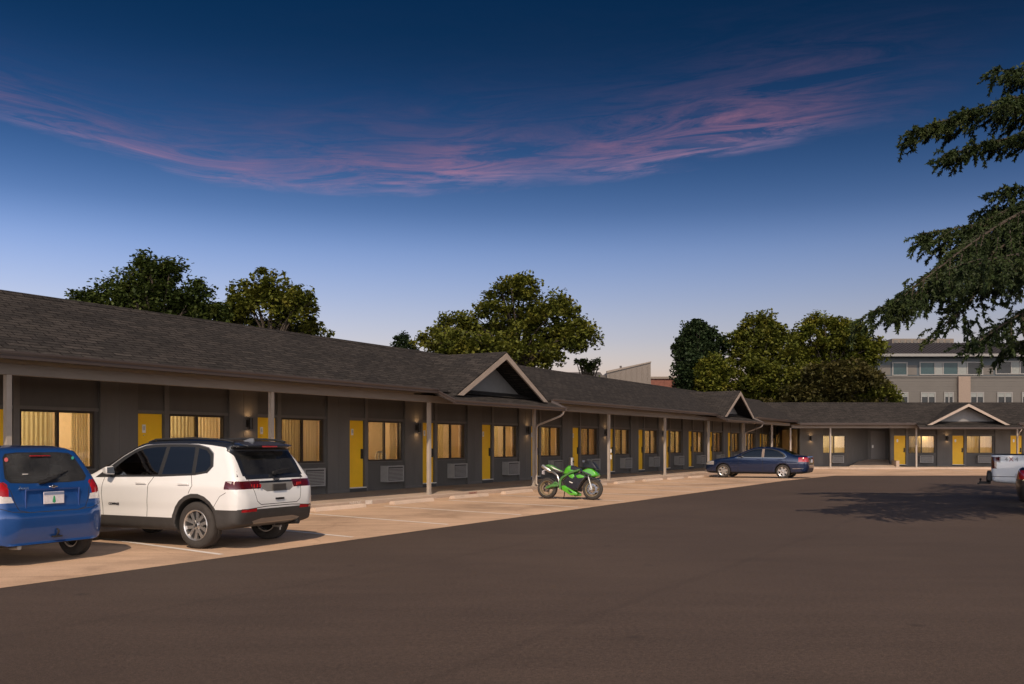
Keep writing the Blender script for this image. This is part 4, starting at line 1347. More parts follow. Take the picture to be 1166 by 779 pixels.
rgs += [dict(view='rear', poly=[(.555, .80), (.62, .83), (.60, 1.03), (.64, 1.06), (.86, 1.03), (.90, .85), (.90, .80)], mat='lens', part='tail_light', split=True)]
rgs += [dict(view='rear', poly=[(-.555, .80), (-.62, .83), (-.60, 1.03), (-.64, 1.06), (-.86, 1.03), (-.90, .85), (-.90, .80)], mat='lens', part='tail_light', split=True)]
rgs += [dict(view='side', poly=[(-.60, .80), (-.30, .82), (-.25, .92), (-.30, 1.05), (-.40, 1.06), (-.60, 1.02)], mat='lens', part='tail_light', split=True)]
for q in (1, -1):
    rgs += [dict(view='rear', poly=[(q * .555, .80), (q * .585, .875), (q * .90, .895), (q * .90, .80)], mat='clear', part='tail_light', split=True)]
rgs += [dict(view='side', poly=[(-.60, .80), (-.30, .82), (-.26, .88), (-.60, .895)], mat='clear', part='tail_light', split=True)]
rgs += [dict(box=(2.75, 3.1, .40, .9, .62, .80), mat='head', part='headlight', split=True)]
rgs += gaps('rear', [(.66, 1.06), (.585, .96), (.54, .80), (.49, .70), (.36, .672), (-.36, .672), (-.49, .70), (-.54, .80), (-.585, .96), (-.66, 1.06)], t=.009)
rgs += gaps('rear', [(.36, .672), (.60, .69), (.86, .78)], t=.008) + gaps('rear', [(-.36, .672), (-.60, .69), (-.86, .78)], t=.008)
rgs += gaps('side', [(.58, .97), (.58, .30)]) + gaps('side', [(1.72, .99), (1.74, .30)]) + gaps('side', [(-.1, .99), (-.16, .80), (.0, .66)])
spec['regions'] = rgs
car(HAT, W_hat, spec, dict(head=M_headlamp, dusty=M_dustysheen, paint=P_blue, black=M_black, glass=M_cglass, lens=M_red, clear=M_clear, gap=M_gap, under=M_under))
for cx in (0, WBH):
    for sd in (1, -1): wheel(HAT, W_hat, cx, sd * .715, .292, .185, .185, 'hatch', sd)
cabin(HAT, W_hat, 1.05, .30, .48, 1.4, 1.55, .33)
# number plate in its recess
M_plate = mat('plate_white', (.66, .63, .66), .45, var=.12, vscale=30)
M_plateblue = mat('plate_blue', (.20, .24, .36), .45, var=.1)
M_green = mat('plate_green', (.03, .30, .12), .5, var=.1)
M_recess = carpaint('blue_recess_paint', (.012, .055, .24), .3, .3)
pr = MB()
pr.box(-.508, -.486, -.385, .385, .945, .965); pr.box(-.516, -.492, -.385, .385, .700, .716); pr.box(-.512, -.488, -.40, -.385, .70, .965); pr.box(-.512, -.488, .385, .40, .70, .965)
pr.build('plate_surround', M_recess, HAT, W_hat, bevel=.005)
pp = MB(); pp.box(-.527, -.517, -.152, .152, .765, .92)
pl = pp.build('number_plate', M_plate, HAT, W_hat, bevel=.004)
pp = MB(); pp.box(-.530, -.527, -.148, .148, .88, .916); pp.build('plate_band', M_plateblue, pl, W_hat)
pp = MB()
for i, w_ in enumerate((.022, .018, .014, .010)): pp.box(-.530, -.527, -w_, w_, .785 + i * .02, .805 + i * .02)
pp.box(-.530, -.527, -.005, .005, .772, .785)
pp.build('tree_emblem', M_green, pl, W_hat)
bd = MB(); bd.box(-.524, -.500, -.062, .062, .978, .997); bd.box(-.524, -.500, -.024, .024, .968, 1.007)
bd.build('badge', M_chrome, HAT, W_hat, smooth=50, bevel=.006)
lettering('badge', 'Aveo', .075, W_hat @ Matrix.Translation((-.474, .40, .955)) @ Matrix.Rotation(R(-82), 4, 'Z') @ Matrix.Rotation(R(82), 4, 'X'), M_chrome, HAT, .004)
wp = MB(); wp.tube([(-.445, .16, 1.035), (-.455, .06, 1.05), (-.42, -.12, 1.11)], [.022, .022, .012], 8); wp.tube([(-.45, .17, 1.05), (-.41, -.08, 1.105), (-.345, -.34, 1.185)], [.008, .014, .008], 6)
wp.build('wiper', M_black, HAT, W_hat, smooth=50)
rounded('brake_light', [(-.245, -.225, -.15, .15, 1.37, 1.385)], M_red, HAT, W_hat, .004)
stk = MB(); stk.lathe([(0, 0), (.028, 0)], 14, 0, 'x', (-.262, .50, 1.335)); stk.build('sticker', mat('pink_sticker', (.75, .16, .16), .6, var=0), HAT, W_hat)
stk = MB(); stk.lathe([(0, 0), (.022, 0)], 14, 0, 'x', (-.262, -.48, 1.345)); stk.build('sticker', mat('teal_sticker', (.05, .40, .30), .6, var=0), HAT, W_hat)
stk = MB(); stk.box(-.375, -.372, .27, .35, 1.145, 1.155); stk.build('sticker', M_white, HAT, W_hat)
tow = MB(); tow.box(-.585, -.53, -.085, .045, .335, .355); tow.tube([(-.56, -.02, .36), (-.59, -.02, .40), (-.59, -.02, .43), (-.56, -.02, .44)], .013, 6)
tow.build('tow_hitch', M_black, HAT, W_hat, smooth=40)
ex = MB(); ex.tube([(-.35, .50, .235), (-.53, .50, .245)], .032, 12); ex.build('exhaust', M_steel, HAT, W_hat, smooth=50)
for sd in (1, -1):
    mb = MB(); mb.prism([(1.55, sd * .80, 1.0), (1.55, sd * .98, 1.01), (1.55, sd * .98, 1.12), (1.55, sd * .82, 1.12)], [(1.66, sd * .82, 1.02), (1.66, sd * .95, 1.03), (1.66, sd * .95, 1.10), (1.66, sd * .84, 1.10)])
    mb.build('side_mirror', P_blue, HAT, W_hat, smooth=50, bevel=.02)
    for hx in (.72, -.02):
        rounded('door_handle', [(hx - .1, hx + .1, min(sd * .82, sd * .85), max(sd * .82, sd * .85), .86, .89)], P_blue, HAT, W_hat, .008)

# =========================================================== dark blue sedan (and the black one by the pickup)
P_navy = carpaint('navy_car_paint', (.004, .016, .060), .42, .26, dust=.02)
P_blk = carpaint('black_car_paint', (.010, .010, .012), .2, .3, dust=.05)
sedan_spec = dict(h=.028, round=.15,
    profile=[(-1.02, .27), (-1.10, .36), (-1.145, .52), (-1.15, .70), (-1.12, .88), (-1.09, .99), (-1.02, 1.045), (-.75, 1.075), (-.50, 1.09), (-.15, 1.24), (.15, 1.36), (.5, 1.44), (.9, 1.475), (1.25, 1.455), (1.55, 1.385), (1.95, 1.20), (2.3, 1.03), (2.5, .985), (3.0, .92), (3.4, .83), (3.66, .72), (3.76, .58), (3.76, .42), (3.66, .27), (3.2, .21), (1.0, .20), (-.6, .22)],
    plan=plan(-1.16, 3.77, .92, .50, .80, .68),
    side=[(.2, -.05), (.32, -.012), (.5, 0), (.7, .004), (.85, -.004), (.95, -.02), (1.03, -.05), (1.25, -.16), (1.42, -.26), (1.5, -.30)],
    arches=[(0, .325, .365, .58), (2.80, .325, .365, .58)])
fw = [(2.08, 1.00), (1.85, 1.14), (1.55, 1.28), (1.30, 1.35), (.98, 1.37), (.98, .985)]
rw = [(.86, .985), (.86, 1.37), (.55, 1.35), (.25, 1.27), (.02, 1.13), (-.05, 1.04), (.02, 1.0)]
fwo = [(2.2, .965), (1.88, 1.175), (1.56, 1.315), (1.30, 1.39), (.90, 1.41), (.52, 1.39), (.20, 1.30), (-.06, 1.14), (-.15, 1.03), (-.05, .965)]
chm = [(2.24, .955), (1.88, 1.195), (1.56, 1.34), (1.30, 1.415), (.90, 1.435), (.52, 1.415), (.18, 1.325), (-.10, 1.15), (-.19, 1.02), (-.07, .945), (.5, .945)]
rgs = [dict(view='side', poly=chm, mat='trim'), dict(view='side', poly=fwo, mat='black')]
for p in (fw, rw): rgs += [dict(view='side', poly=p, mat='glass', part='side_window', split=True)]
rgs += [dict(view='side', poly=[(.98, .985), (.98, 1.37), (.86, 1.37), (.86, .985)], mat='pillar')]
rgs += [dict(view='front', poly=[(-.66, 1.04), (.66, 1.04), (.56, 1.40), (-.56, 1.40)], mat='glass', part='windshield')]
rgs += [dict(view='top', poly=[(-.42, -.60), (-.42, .60), (.30, .50), (.30, -.50)], mat='glass', part='rear_window')]
rgs += [dict(box=(-1.2, -.72, .40, .99, .78, .985), mat='lens', part='tail_light', split=True)]
rgs += [dict(box=(3.25, 3.8, .42, .99, .62, .80), mat='head', part='headlight', split=True)]
rgs += [dict(box=(3.6, 3.9, 0, .42, .48, .68), mat='black')]
rgs += gaps('side', [(.92, .96), (.92, .28)], t=.012) + gaps('side', [(2.06, .97), (2.08, .28)], t=.012) + gaps('side', [(-.05, .96), (-.18, .85), (-.10, .66)], t=.012)
rgs += [dict(view='side', poly=[(-.95, .47), (-.45, .455), (-.45, .475), (-.95, .495)], mat='trim')]
sedan_spec['regions'] = rgs


def finish_sedan(root, W, paint):
    for cx in (0, 2.80):
        for sd in (1, -1): wheel(root, W, cx, sd * .79, .325, .205, .225, 'sedan', sd)
    cabin(root, W, 1.25, .42, .46, 1.4, 1.80)
    for sd in (1, -1):
        mb = MB(); mb.prism([(1.88, sd * .86, .99), (1.88, sd * 1.04, 1.0), (1.88, sd * 1.04, 1.10), (1.88, sd * .88, 1.11)], [(2.0, sd * .88, 1.01), (2.0, sd * 1.01, 1.02), (2.0, sd * 1.01, 1.08), (2.0, sd * .90, 1.09)])
        mb.build('side_mirror', paint, root, W, smooth=50, bevel=.02)
        for hx in (1.10, .12):
            rounded('door_handle', [(hx - .1, hx + .1, min(sd * .905, sd * .935), max(sd * .905, sd * .935), .86, .885)], paint, root, W, .008)
    pn = MB(); pn.box(-1.165, -1.15, -.155, .155, .74, .89); pn.build('number_plate', M_plate, root, W)


M_pillar = mat('reflective_pillar', (.22, .17, .14), .25, var=.1)
sm_ = dict(head=M_headlamp, paint=P_navy, trim=M_chrome, black=M_black, glass=M_tint, pillar=M_pillar, lens=M_red, clear=M_clear, gap=M_gap, under=M_under)
W_sed = car_world(11.80 + .883 * 1.40 - .02, 45.6 - .469 * 1.40, -62)
SED = empty('parked_sedan', W_sed, 'dark blue sedan parked side on at the far end of the lot', 'car', 'cars parked along the motel')
car(SED, W_sed, sedan_spec, sm_)
finish_sedan(SED, W_sed, P_navy)
W_blk = car_world(11.78 + .867 * 1.1, 22.05 - .498 * 1.1, 119)
BLK = empty('parked_black_sedan', W_blk, 'black car with only its tail showing in front of the white pickup', 'car', 'vehicles parked across the lot')
for ch_ in list(SED.children):
    if ch_.name.split('.')[0] in ('body', 'side_window', 'windshield', 'rear_window', 'tail_light', 'headlight'):
        c2 = ch_.copy(); link(c2, BLK, W_blk)
        if c2.name.split('.')[0] == 'body':
            for i, sl in enumerate(c2.material_slots):
                if sl.material == P_navy: sl.link = 'OBJECT'; sl.material = P_blk
finish_sedan(BLK, W_blk, P_blk)

# =========================================================== white pickup
P_white2 = carpaint('pickup_white_paint', (.80, .81, .83), 0, .35, dust=.03)
fwd = (math.sin(R(117)), math.cos(R(117)))
cor = (13.12, 26.0)                                     # its rear right corner
rt = (fwd[1], -fwd[0])
W_trk = car_world(cor[0] + fwd[0] * 1.20 - rt[0] * .97, cor[1] + fwd[1] * 1.20 - rt[1] * .97, 117)
TRK = empty('parked_pickup', W_trk, 'white pickup truck with red tail lamp and decals on its bed side', 'pickup truck', 'vehicles parked across the lot')
spec = dict(h=.032, round=.09,
    profile=[(-1.16, .56), (-1.18, .62), (-1.19, .70), (-1.19, 1.1), (-1.18, 1.265), (-1.15, 1.285), (-.5, 1.29), (.90, 1.29), (.90, 1.29), (.92, 1.32), (.98, 1.75), (1.05, 1.84), (1.5, 1.89), (2.2, 1.88), (2.6, 1.80), (3.0, 1.55), (3.35, 1.31), (3.6, 1.25), (4.3, 1.20), (4.62, 1.10), (4.68, .9), (4.68, .6), (4.55, .42), (4.0, .42), (1, .42), (-.8, .50)],
    plan=plan(-1.20, 4.70, .985, .12, .45, .86),
    side=[(.4, -.04), (.55, -.005), (.9, 0), (1.1, -.004), (1.26, -.03), (1.32, -.05), (1.6, -.13), (1.85, -.22)],
    arches=[(0, .40, .47, .60), (3.68, .40, .47, .60)], carve=[(-1.10, .84, .80, .82)])
rgs = [dict(view='side', poly=[(2.95, 1.32), (2.6, 1.62), (2.35, 1.74), (2.2, 1.76), (1.2, 1.76), (1.1, 1.70), (1.06, 1.32)], mat='glass', part='side_window', split=True)]
rgs += [dict(view='front', poly=[(-.74, 1.33), (.74, 1.33), (.62, 1.76), (-.62, 1.76)], mat='glass', part='windshield')]
rgs += [dict(view='rear', poly=[(-.62, 1.40), (.62, 1.40), (.56, 1.74), (-.56, 1.74)], mat='glass', part='rear_window')]
rgs += [dict(box=(-1.3, -.96, .76, 1.1, 1.07, 1.215), mat='lens', part='tail_light', split=True), dict(box=(-1.3, -1.05, .76, 1.1, .90, 1.07), mat='lens', part='tail_light', split=True)]
rgs += [dict(box=(-1.3, .95, 0, 1.1, 1.268, 1.35), mat='black')]
rgs += [dict(box=(4.4, 4.8, .55, 1.1, .85, 1.10), mat='head', part='headlight', split=True), dict(box=(4.5, 4.8, 0, .55, .75, 1.08), mat='black')]
rgs += gaps('side', [(.98, 1.30), (.98, .50)], t=.014) + gaps('side', [(2.1, 1.30), (2.1, .5)], t=.014) + gaps('side', [(3.05, 1.30), (3.05, .5)], t=.014)
rgs += gaps('side', [(-1.17, .68), (-.47, .68)], m='gap', t=.016)
spec['regions'] = rgs
car(TRK, W_trk, spec, dict(head=M_headlamp, paint=P_white2, black=M_black, glass=M_tint, lens=M_redark, clear=M_clear, gap=M_gap, under=M_under))
for cx in (0, 3.68):
    for sd in (1, -1): wheel(TRK, W_trk, cx, sd * .82, .40, .26, .24, 'truck', sd)
bp = MB(); bp.box(-1.31, -1.19, -.90, .90, .52, .70); bp.box(-1.30, -1.17, -.95, -.80, .545, .80, 0); bp.box(-1.30, -1.17, .80, .95, .545, .80, 0)
bp.build('bumper', M_black, TRK, W_trk, smooth=50, bevel=.03)
ht = MB(); ht.box(-1.50, -1.2, -.04, .04, .44, .51); ht.lathe([(0, .51), (.02, .51), (.02, .54), (.035, .57), (.02, .6), (0, .605)], 12, 0, 'z', (-1.46, 0, 0)); ht.box(-1.54, -1.48, -.06, .06, .42, .47)
ht.build('tow_hitch', M_black, TRK, W_trk, smooth=40)
M_decal = mat('red_decal', (.32, .03, .03), .5, var=.1)
M_decal2 = mat('grey_decal', (.30, .31, .33), .5, var=.1)
TT = W_trk @ Matrix.Translation((-.70, -.990, 1.10)) @ Matrix.Rotation(R(90), 4, 'X')
lettering('decal', 'X', .16, TT, M_decal, TRK, .002)
lettering('decal', '4', .16, W_trk @ Matrix.Translation((-.82, -.990, 1.10)) @ Matrix.Rotation(R(90), 4, 'X'), M_decal2, TRK, .002)
lettering('decal', '4', .16, W_trk @ Matrix.Translation((-.57, -.990, 1.10)) @ Matrix.Rotation(R(90), 4, 'X'), M_decal2, TRK, .002)
for sd in (1, -1):
    gl_ = MB(); gl_.box(-1.0, -.80, min(sd * .985, sd * .998), max(sd * .985, sd * .998), .92, 1.14) if False else gl_.box(-.98, -.97, min(sd * .975, sd * .992), max(sd * .975, sd * .992), 1.08, 1.20)
    gl_.build('lamp_element', M_clear, TRK, W_trk)

# =========================================================== green sport motorcycle
W_bike = car_world(.957 + .05, 27.2, 90 + 25.8) @ Matrix.Rotation(R(-7), 4, 'X')
BIKE = empty('sport_motorcycle', W_bike, 'lime green and black sport motorcycle leaning on its stand in the lot', 'motorcycle')
M_lime = mat('lime_green_paint', (.075, .36, .020), .25, var=.06, coat=1.0)
M_lime2 = mat('dull_green_metal', (.10, .26, .075), .4, metal=.3, var=.15, vscale=15)
M_bblk = mat('gloss_black_fairing', (.016, .015, .020), .22, var=.1, coat=1.0)
M_gold = mat('tan_rim_paint', (.34, .27, .17), .4, metal=.5, var=.2, vscale=10)
M_smoke = mat('smoked_screen', (.016, .018, .024), .35, var=.1, spec=.3)
M_tan = mat('dusty_seat', (.05, .043, .042), .6, var=.2)


def puff(name, pts, w, m, y0=0, inset=.82, root=BIKE, both=False, bev=.012):
    """moulded panel: side outline swelling to half width w"""
    if sum(pts[i][0] * pts[(i + 1) % len(pts)][1] - pts[(i + 1) % len(pts)][0] * pts[i][1] for i in range(len(pts))) < 0: pts = pts[::-1]
    cx = sum(p[0] for p in pts) / len(pts); cz = sum(p[1] for p in pts) / len(pts)
    b = MB()
    def lay(y, s): return [(cx + (x - cx) * s, y, cz + (z - cz) * s) for x, z in pts]
    L = [lay(y0 - w, inset), lay(y0 - w * .72, 1.0), lay(y0 + w * .72, 1.0), lay(y0 + w, inset)]
    n = len(pts)
    base = 0
    for l in L: b.v += l
    b.f.append(tuple(range(n))); b.m.append(0)
    b.f.append(tuple(3 * n + n - 1 - i for i in range(n))); b.m.append(0)
    for k in range(3):
        for i in range(n):
            j = (i + 1) % n
            b.f.append((k * n + i, k * n + j, (k + 1) * n + j, (k + 1) * n + i)); b.m.append(0)
    return b.build(name, m, root, W_bike, smooth=48, bevel=bev)


def bwheel(cx, w, rr):
    T = W_bike @ Matrix.Translation((cx, 0, rr))
    t = MB()
    h = w / 2
    t.lathe([(rr - .10, -h * .75), (rr - .06, -h), (rr - .022, -h * .85), (rr - .004, -h * .4), (rr, 0), (rr - .004, h * .4), (rr - .022, h * .85), (rr - .06, h), (rr - .10, h * .75)], 44, 0, 'y')
    o = t.build('wheel', M_rubber, BIKE, T, smooth=60)
    r = MB()
    r.lathe([(rr - .085, -h * .8), (rr - .098, -h * .8), (rr - .125, -h * .3), (rr - .125, h * .3), (rr - .098, h * .8), (rr - .085, h * .8)], 40, 0, 'y')
    for i in range(5):
        for o_ in (-9, 9):
            a = R(72 * i); a2 = R(72 * i + o_)
            r.tube([(.035 * math.cos(a), 0, .035 * math.sin(a)), ((rr - .12) * math.cos(a2), 0, (rr - .12) * math.sin(a2))], [.016, .014], 6)
    r.lathe([(0, -.07), (.045, -.07), (.05, -.05), (.05, .05), (.045, .07), (0, .07)], 16, 0, 'y')
    r.build('rim', M_gold, o, T, smooth=45)
    for y in ((-.075, .075) if cx > 1 else (-.06,)):
        d = MB(); rd = .15 if cx > 1 else .11
        d.lathe([(rd - .045, y - .003), (rd, y - .003), (rd, y + .003), (rd - .045, y + .003)], 32, 0, 'y', closed=True)
        for i in range(6):
            a = R(60 * i); d.tube([(.03 * math.cos(a), y, .03 * math.sin(a)), ((rd - .04) * math.cos(a), y, (rd - .04) * math.sin(a))], .007, 5)
        d.build('brake_disc', M_chrome, o, T, smooth=45)
    return o


bwheel(0, .17, .305); bwheel(1.385, .12, .30)
puff('fairing', [(1.02, .79), (1.14, .84), (1.26, .885), (1.38, .87), (1.50, .78), (1.55, .715), (1.53, .655), (1.42, .635), (1.24, .675), (1.08, .735)], .175, M_lime)
for sd in (-1, 1):
    puff('stripe', [(.98, .80), (1.10, .81), (1.40, .70), (1.42, .66), (1.30, .675)], .012, M_bblk, sd * .165)
    puff('headlamp', [(1.42, .80), (1.50, .755), (1.535, .70), (1.45, .735)], .012, M_smoke, sd * .130)
puff('windscreen', [(1.05, .84), (1.10, 1.02), (1.22, 1.10), (1.38, 1.07), (1.55, .85), (1.40, .87), (1.22, .90)], .125, M_smoke, inset=.9)
puff('nose', [(1.46, .80), (1.545, .72), (1.53, .66), (1.40, .64), (1.42, .72)], .10, M_bblk)
puff('fairing', [(.50, .52), (.66, .66), (.80, .72), (1.04, .76), (1.28, .66), (1.12, .47), (1.00, .23), (.86, .24), (.62, .33)], .205, M_bblk, inset=.88)
for sd in (-1, 1):
    puff('panel', [(.70, .665), (.86, .715), (.90, .64), (.84, .575), (.76, .60)], .012, M_lime, sd * .205)
    puff('panel', [(.93, .66), (1.06, .70), (1.20, .655), (1.16, .60), (1.00, .585)], .012, M_lime, sd * .205)
    puff('stripe', [(.98, .755), (1.24, .69), (1.20, .655), (1.0, .715)], .010, M_black, sd * .208)
    puff('emblem', [(.74, .50), (.86, .46), (.83, .44), (.75, .475)], .006, M_white, sd * .207, bev=.002)
    puff('belly_pan', [(.50, .37), (.62, .38), (.80, .27), (.98, .185), (.985, .12), (.80, .10), (.52, .255)], .05, M_lime, sd * .155)
    puff('vent', [(.72, .275), (.86, .185), (.82, .165), (.74, .22)], .012, M_black, sd * .205, bev=.003)
    fk = MB(); fk.tube([(1.385, sd * .095, .30), (1.30, sd * .095, .55), (1.20, sd * .09, .85)], [.030, .026, .026], 10); fk.box(1.33, 1.40, sd * .095 - .025, sd * .095 + .025, .27, .36)
    fk.build('fork', M_steel, BIKE, W_bike, smooth=45)
    fr2 = MB(); fr2.tube([(.44, sd * .13, .28), (.43, sd * .14, .50), (.50, sd * .15, .60), (.72, sd * .15, .74), (1.02, sd * .12, .84)], [.036, .040, .040, .036, .03], 8)
    fr2.build('frame', M_lime2, BIKE, W_bike, smooth=45)
    sw_ = MB(); sw_.tube([(0, sd * .115, .305), (.18, sd * .12, .37), (.40, sd * .11, .40)], [.032, .052, .05], 8); sw_.tube([(.16, sd * .115, .36), (.28, sd * .12, .47), (.38, sd * .11, .43)], [.02, .026, .022], 6)
    sw_.build('swingarm', M_lime2, BIKE, W_bike, smooth=45)
    hb = MB(); hb.tube([(1.16, sd * .09, .90), (1.10, sd * .26, .895), (1.06, sd * .33, .89)], .017, 8); hb.tube([(1.13, sd * .20, .895), (1.16, sd * .33, .91)], .008, 6)
    hb.build('handlebar', M_black, BIKE, W_bike, smooth=45)
    mr = MB(); mr.tube([(1.28, sd * .12, 1.0), (1.24, sd * .26, 1.04)], .009, 6); mr.box(1.17, 1.24, min(sd * .22, sd * .36), max(sd * .22, sd * .36), 1.02, 1.085)
    mr.build('mirror', M_bblk, BIKE, W_bike, smooth=45, bevel=.015)
    fp = MB(); fp.tube([(.42, sd * .14, .38), (.42, sd * .27, .36)], .012, 6); fp.build('foot_peg', M_steel, BIKE, W_bike)
puff('tank', [(.49, .72), (.56, .87), (.65, .955), (.76, .955), (.98, .87), (1.03, .83), (.9, .76), (.58, .69)], .14, M_lime, inset=.75)
puff('tank_cover', [(.73, .965), (.80, .955), (1.0, .865), (1.04, .82), (.86, .80), (.70, .83)], .147, M_bblk, inset=.8)
puff('seat', [(.20, .86), (.34, .82), (.48, .77), (.56, .79), (.55, .73), (.30, .75), (.18, .82)], .13, M_tan, inset=.85)
puff('tail', [(-.10, .955), (.02, .985), (.14, .965), (.24, .895), (.46, .80), (.50, .72), (.30, .78), (.12, .85)], .105, M_lime2, inset=.8)
puff('tail_stripe', [(.05, .955), (.24, .875), (.42, .80), (.42, .775), (.22, .84)], .112, M_white, inset=.9)
exm = MB(); exm.tube([(-.19, -.03, .945), (-.16, -.03, .93), (.04, -.03, .815), (.10, -.03, .78)], [.050, .058, .058, .04], 14)
exm.tube([(.08, -.05, .79), (.22, -.10, .745), (.34, -.13, .66), (.40, -.14, .52), (.40, -.12, .38)], [.03, .032, .034, .034, .03], 10)
exm.build('exhaust', M_steel, BIKE, W_bike, smooth=45)
puff('rear_hugger', [(.0, .635), (.16, .60), (.30, .52), (.34, .44), (.28, .50), (.14, .58)], .08, M_black)
puff('mudguard', [(1.16, .52), (1.26, .615), (1.40, .64), (1.55, .60), (1.62, .52), (1.52, .57), (1.38, .605), (1.25, .575)], .075, M_bblk)
puff('engine', [(.46, .26), (.46, .52), (.62, .62), (.95, .56), (.95, .28), (.75, .20)], .15, M_clad)
stn = MB(); stn.tube([(.48, .14, .26), (.40, .27, .02)], .014, 6); stn.build('side_stand', M_black, BIKE, W_bike)
plb = MB(); plb.box(-.16, -.15, -.09, .09, .70, .80); plb.tube([(-.02, 0, .86), (-.155, 0, .80)], .02, 6); plb.build('number_plate', M_plate, BIKE, W_bike)
# ------------------------------------------------------------------ trees
def leaf_faces(C, size, r, droop=0.0, aspect=1.5):
    """one bent leaf clump (two triangles-pairs) per centre; returns verts, faces"""
    n = len(C)
    d = r.normal(size=(n, 3)); d[:, 2] = d[:, 2] * .6 - droop; d /= np.linalg.norm(d, axis=1)[:, None]
    up = r.normal(size=(n, 3)) * .38 + np.array([0, 0, 1.0])
    w = np.cross(d, up); w /= np.maximum(np.linalg.norm(w, axis=1)[:, None], 1e-6)
    nn = np.cross(w, d)
    s = size * (0.6 + .8 * r.random(n))[:, None]
    a = C - d * s * .5 * aspect; b = C + d * s * .5 * aspect
    l = C + w * s * .5 + nn * s * .16; q = C - w * s * .5 + nn * s * .16
    V = np.stack([a, l, b, q], 1).reshape(-1, 3)
    i = np.arange(n)[:, None] * 4
    return V, np.concatenate([i + [0, 1, 2], i + [0, 2, 3]])


def raw_mesh(name, V, Fc, m):
    me = bpy.data.meshes.new(name)
    me.vertices.add(len(V)); me.vertices.foreach_set('co', np.asarray(V, float).ravel())
    k = Fc.shape[1]
    me.loops.add(Fc.size); me.loops.foreach_set('vertex_index', Fc.astype(np.int32).ravel())
    me.polygons.add(len(Fc)); me.polygons.foreach_set('loop_start', np.arange(0, Fc.size, k, dtype=np.int32)); me.polygons.foreach_set('loop_total', np.full(len(Fc), k, np.int32))
    me.materials.append(m); me.update(); me.validate()
    return me


def tree(name, label, base_px, Z, blobs, m, nclump, per, size, seed, spread=.42, group='trees behind the motel', limbs=14, droop=0.1, hard=.35):
    """blobs: (px, py, rx, ry) of the crown's masses as seen at distance Z"""
    r = np.random.default_rng(seed)
    k = Z / F
    bx = (base_px - 583) * k
    root = empty(name, Matrix.Translation((bx, Z, gz(Z))), label, 'tree', group)
    B = []
    for (px, py, rx, ry) in blobs:
        c = at(px, py, Z); B.append((np.array(c) + [0, r.normal() * rx * k * .4, 0], np.array([rx * k, (rx + ry) * .5 * k * .85, ry * k])))
    area = np.array([b[1][0] * b[1][2] for b in B]); area = area / area.sum()
    C = []; tips = []
    for (c, rad), ar in zip(B, area):
        n = max(4, int(nclump * 1.05 * ar))
        u = r.normal(size=(n, 3)); u /= np.linalg.norm(u, axis=1)[:, None]
        rr = r.random(n) ** hard
        lob = r.normal(size=(9, 3)); lob[:, 2] = lob[:, 2] * .7 + .25; lob /= np.linalg.norm(lob, axis=1)[:, None]
        mod = .72 + .42 * np.clip((u @ lob.T).max(1), 0, 1) ** 5
        cl = c + u * rad * (rr * mod)[:, None]
        tips += [cl[i] for i in range(0, n, max(1, n // max(2, int(limbs * ar * 2))))]
        sp = spread * .86 * (.5 + .9 * r.random(n))
        for q, s_ in zip(cl, sp):
            kk = int(per * 1.8 * (.5 + r.random()))
            gq = np.clip(r.normal(size=(kk, 3)), -1.5, 1.5); C.append(q + gq * s_ * [.8, .8, .55])
        # loose sprigs that break the outline
        n2 = max(3, n // 5)
        u = r.normal(size=(n2, 3)); u[:, 2] = np.abs(u[:, 2]) * .9 - .15; u /= np.linalg.norm(u, axis=1)[:, None]
        for q in c + u * rad * (.86 + .10 * r.random(n2))[:, None]:
            C.append(q + np.clip(r.normal(size=(int(per * .8), 3)), -1.4, 1.4) * spread * .40)
            tips.append(q) if r.random() < .3 else None
    C = np.concatenate(C)
    V, Fc = leaf_faces(C, size * .60, r, droop)
    link(bpy.data.objects.new('crown', raw_mesh('crown', V - [bx, Z, 0], Fc, m)), root, Matrix.Translation((bx, Z, 0)))
    top = max(b[0][2] + b[1][2] for b in B); low = min(b[0][2] - b[1][2] for b in B)
    h0 = max(1.5, min(low, top * .45))
    t = MB()
    tr = .022 * top + .05
    ctr = sum(b[0] * a for b, a in zip(B, area))
    mid = Vector((bx + (ctr[0] - bx) * .5, Z, h0 + (top - h0) * .4))
    t.tube([(bx, Z, -.3), (bx, Z, .4), (bx + .1, Z, h0), tuple(mid), (float(ctr[0]), Z + .1, top * .85)], [tr * 1.5, tr * 1.05, tr * .8, tr * .5, tr * .12], 9)
    for q in tips[:60]:
        f = r.random() * .7
        a = Vector((bx + .1, Z, h0)).lerp(mid, f)
        b = Vector(q)
        m2 = a.lerp(b, .5) + Vector((0, 0, .12 * (b - a).length))
        t.tube([a, m2, b], [tr * .32, tr * .18, .02], 5, caps=False)
    t.build('trunk', M_bark, root, None, smooth=60)
    return root


G_oak = leafmat('oak_leaves', [(.30, (.024, .042, .010)), (.55, (.050, .070, .013)), (.75, (.082, .088, .016))])
G_maple = leafmat('maple_leaves', [(.30, (.052, .072, .011)), (.52, (.108, .118, .016)), (.74, (.172, .145, .021))])
G_maple2 = leafmat('yellowing_leaves', [(.30, (.056, .080, .011)), (.52, (.115, .126, .015)), (.72, (.188, .160, .020))])
G_dark = leafmat('dark_evergreen', [(.3, (.012, .026, .010)), (.7, (.032, .050, .016))], .1)
G_red = leafmat('bronze_leaves', [(.3, (.036, .042, .012)), (.55, (.070, .060, .016)), (.75, (.105, .084, .018))])
G_lite = leafmat('light_leaves', [(.3, (.06, .085, .012)), (.7, (.14, .14, .02))])
G_cedar = leafmat('cedar_needles', [(.3, (.014, .026, .008)), (.55, (.030, .046, .012)), (.75, (.060, .070, .018))], .12)

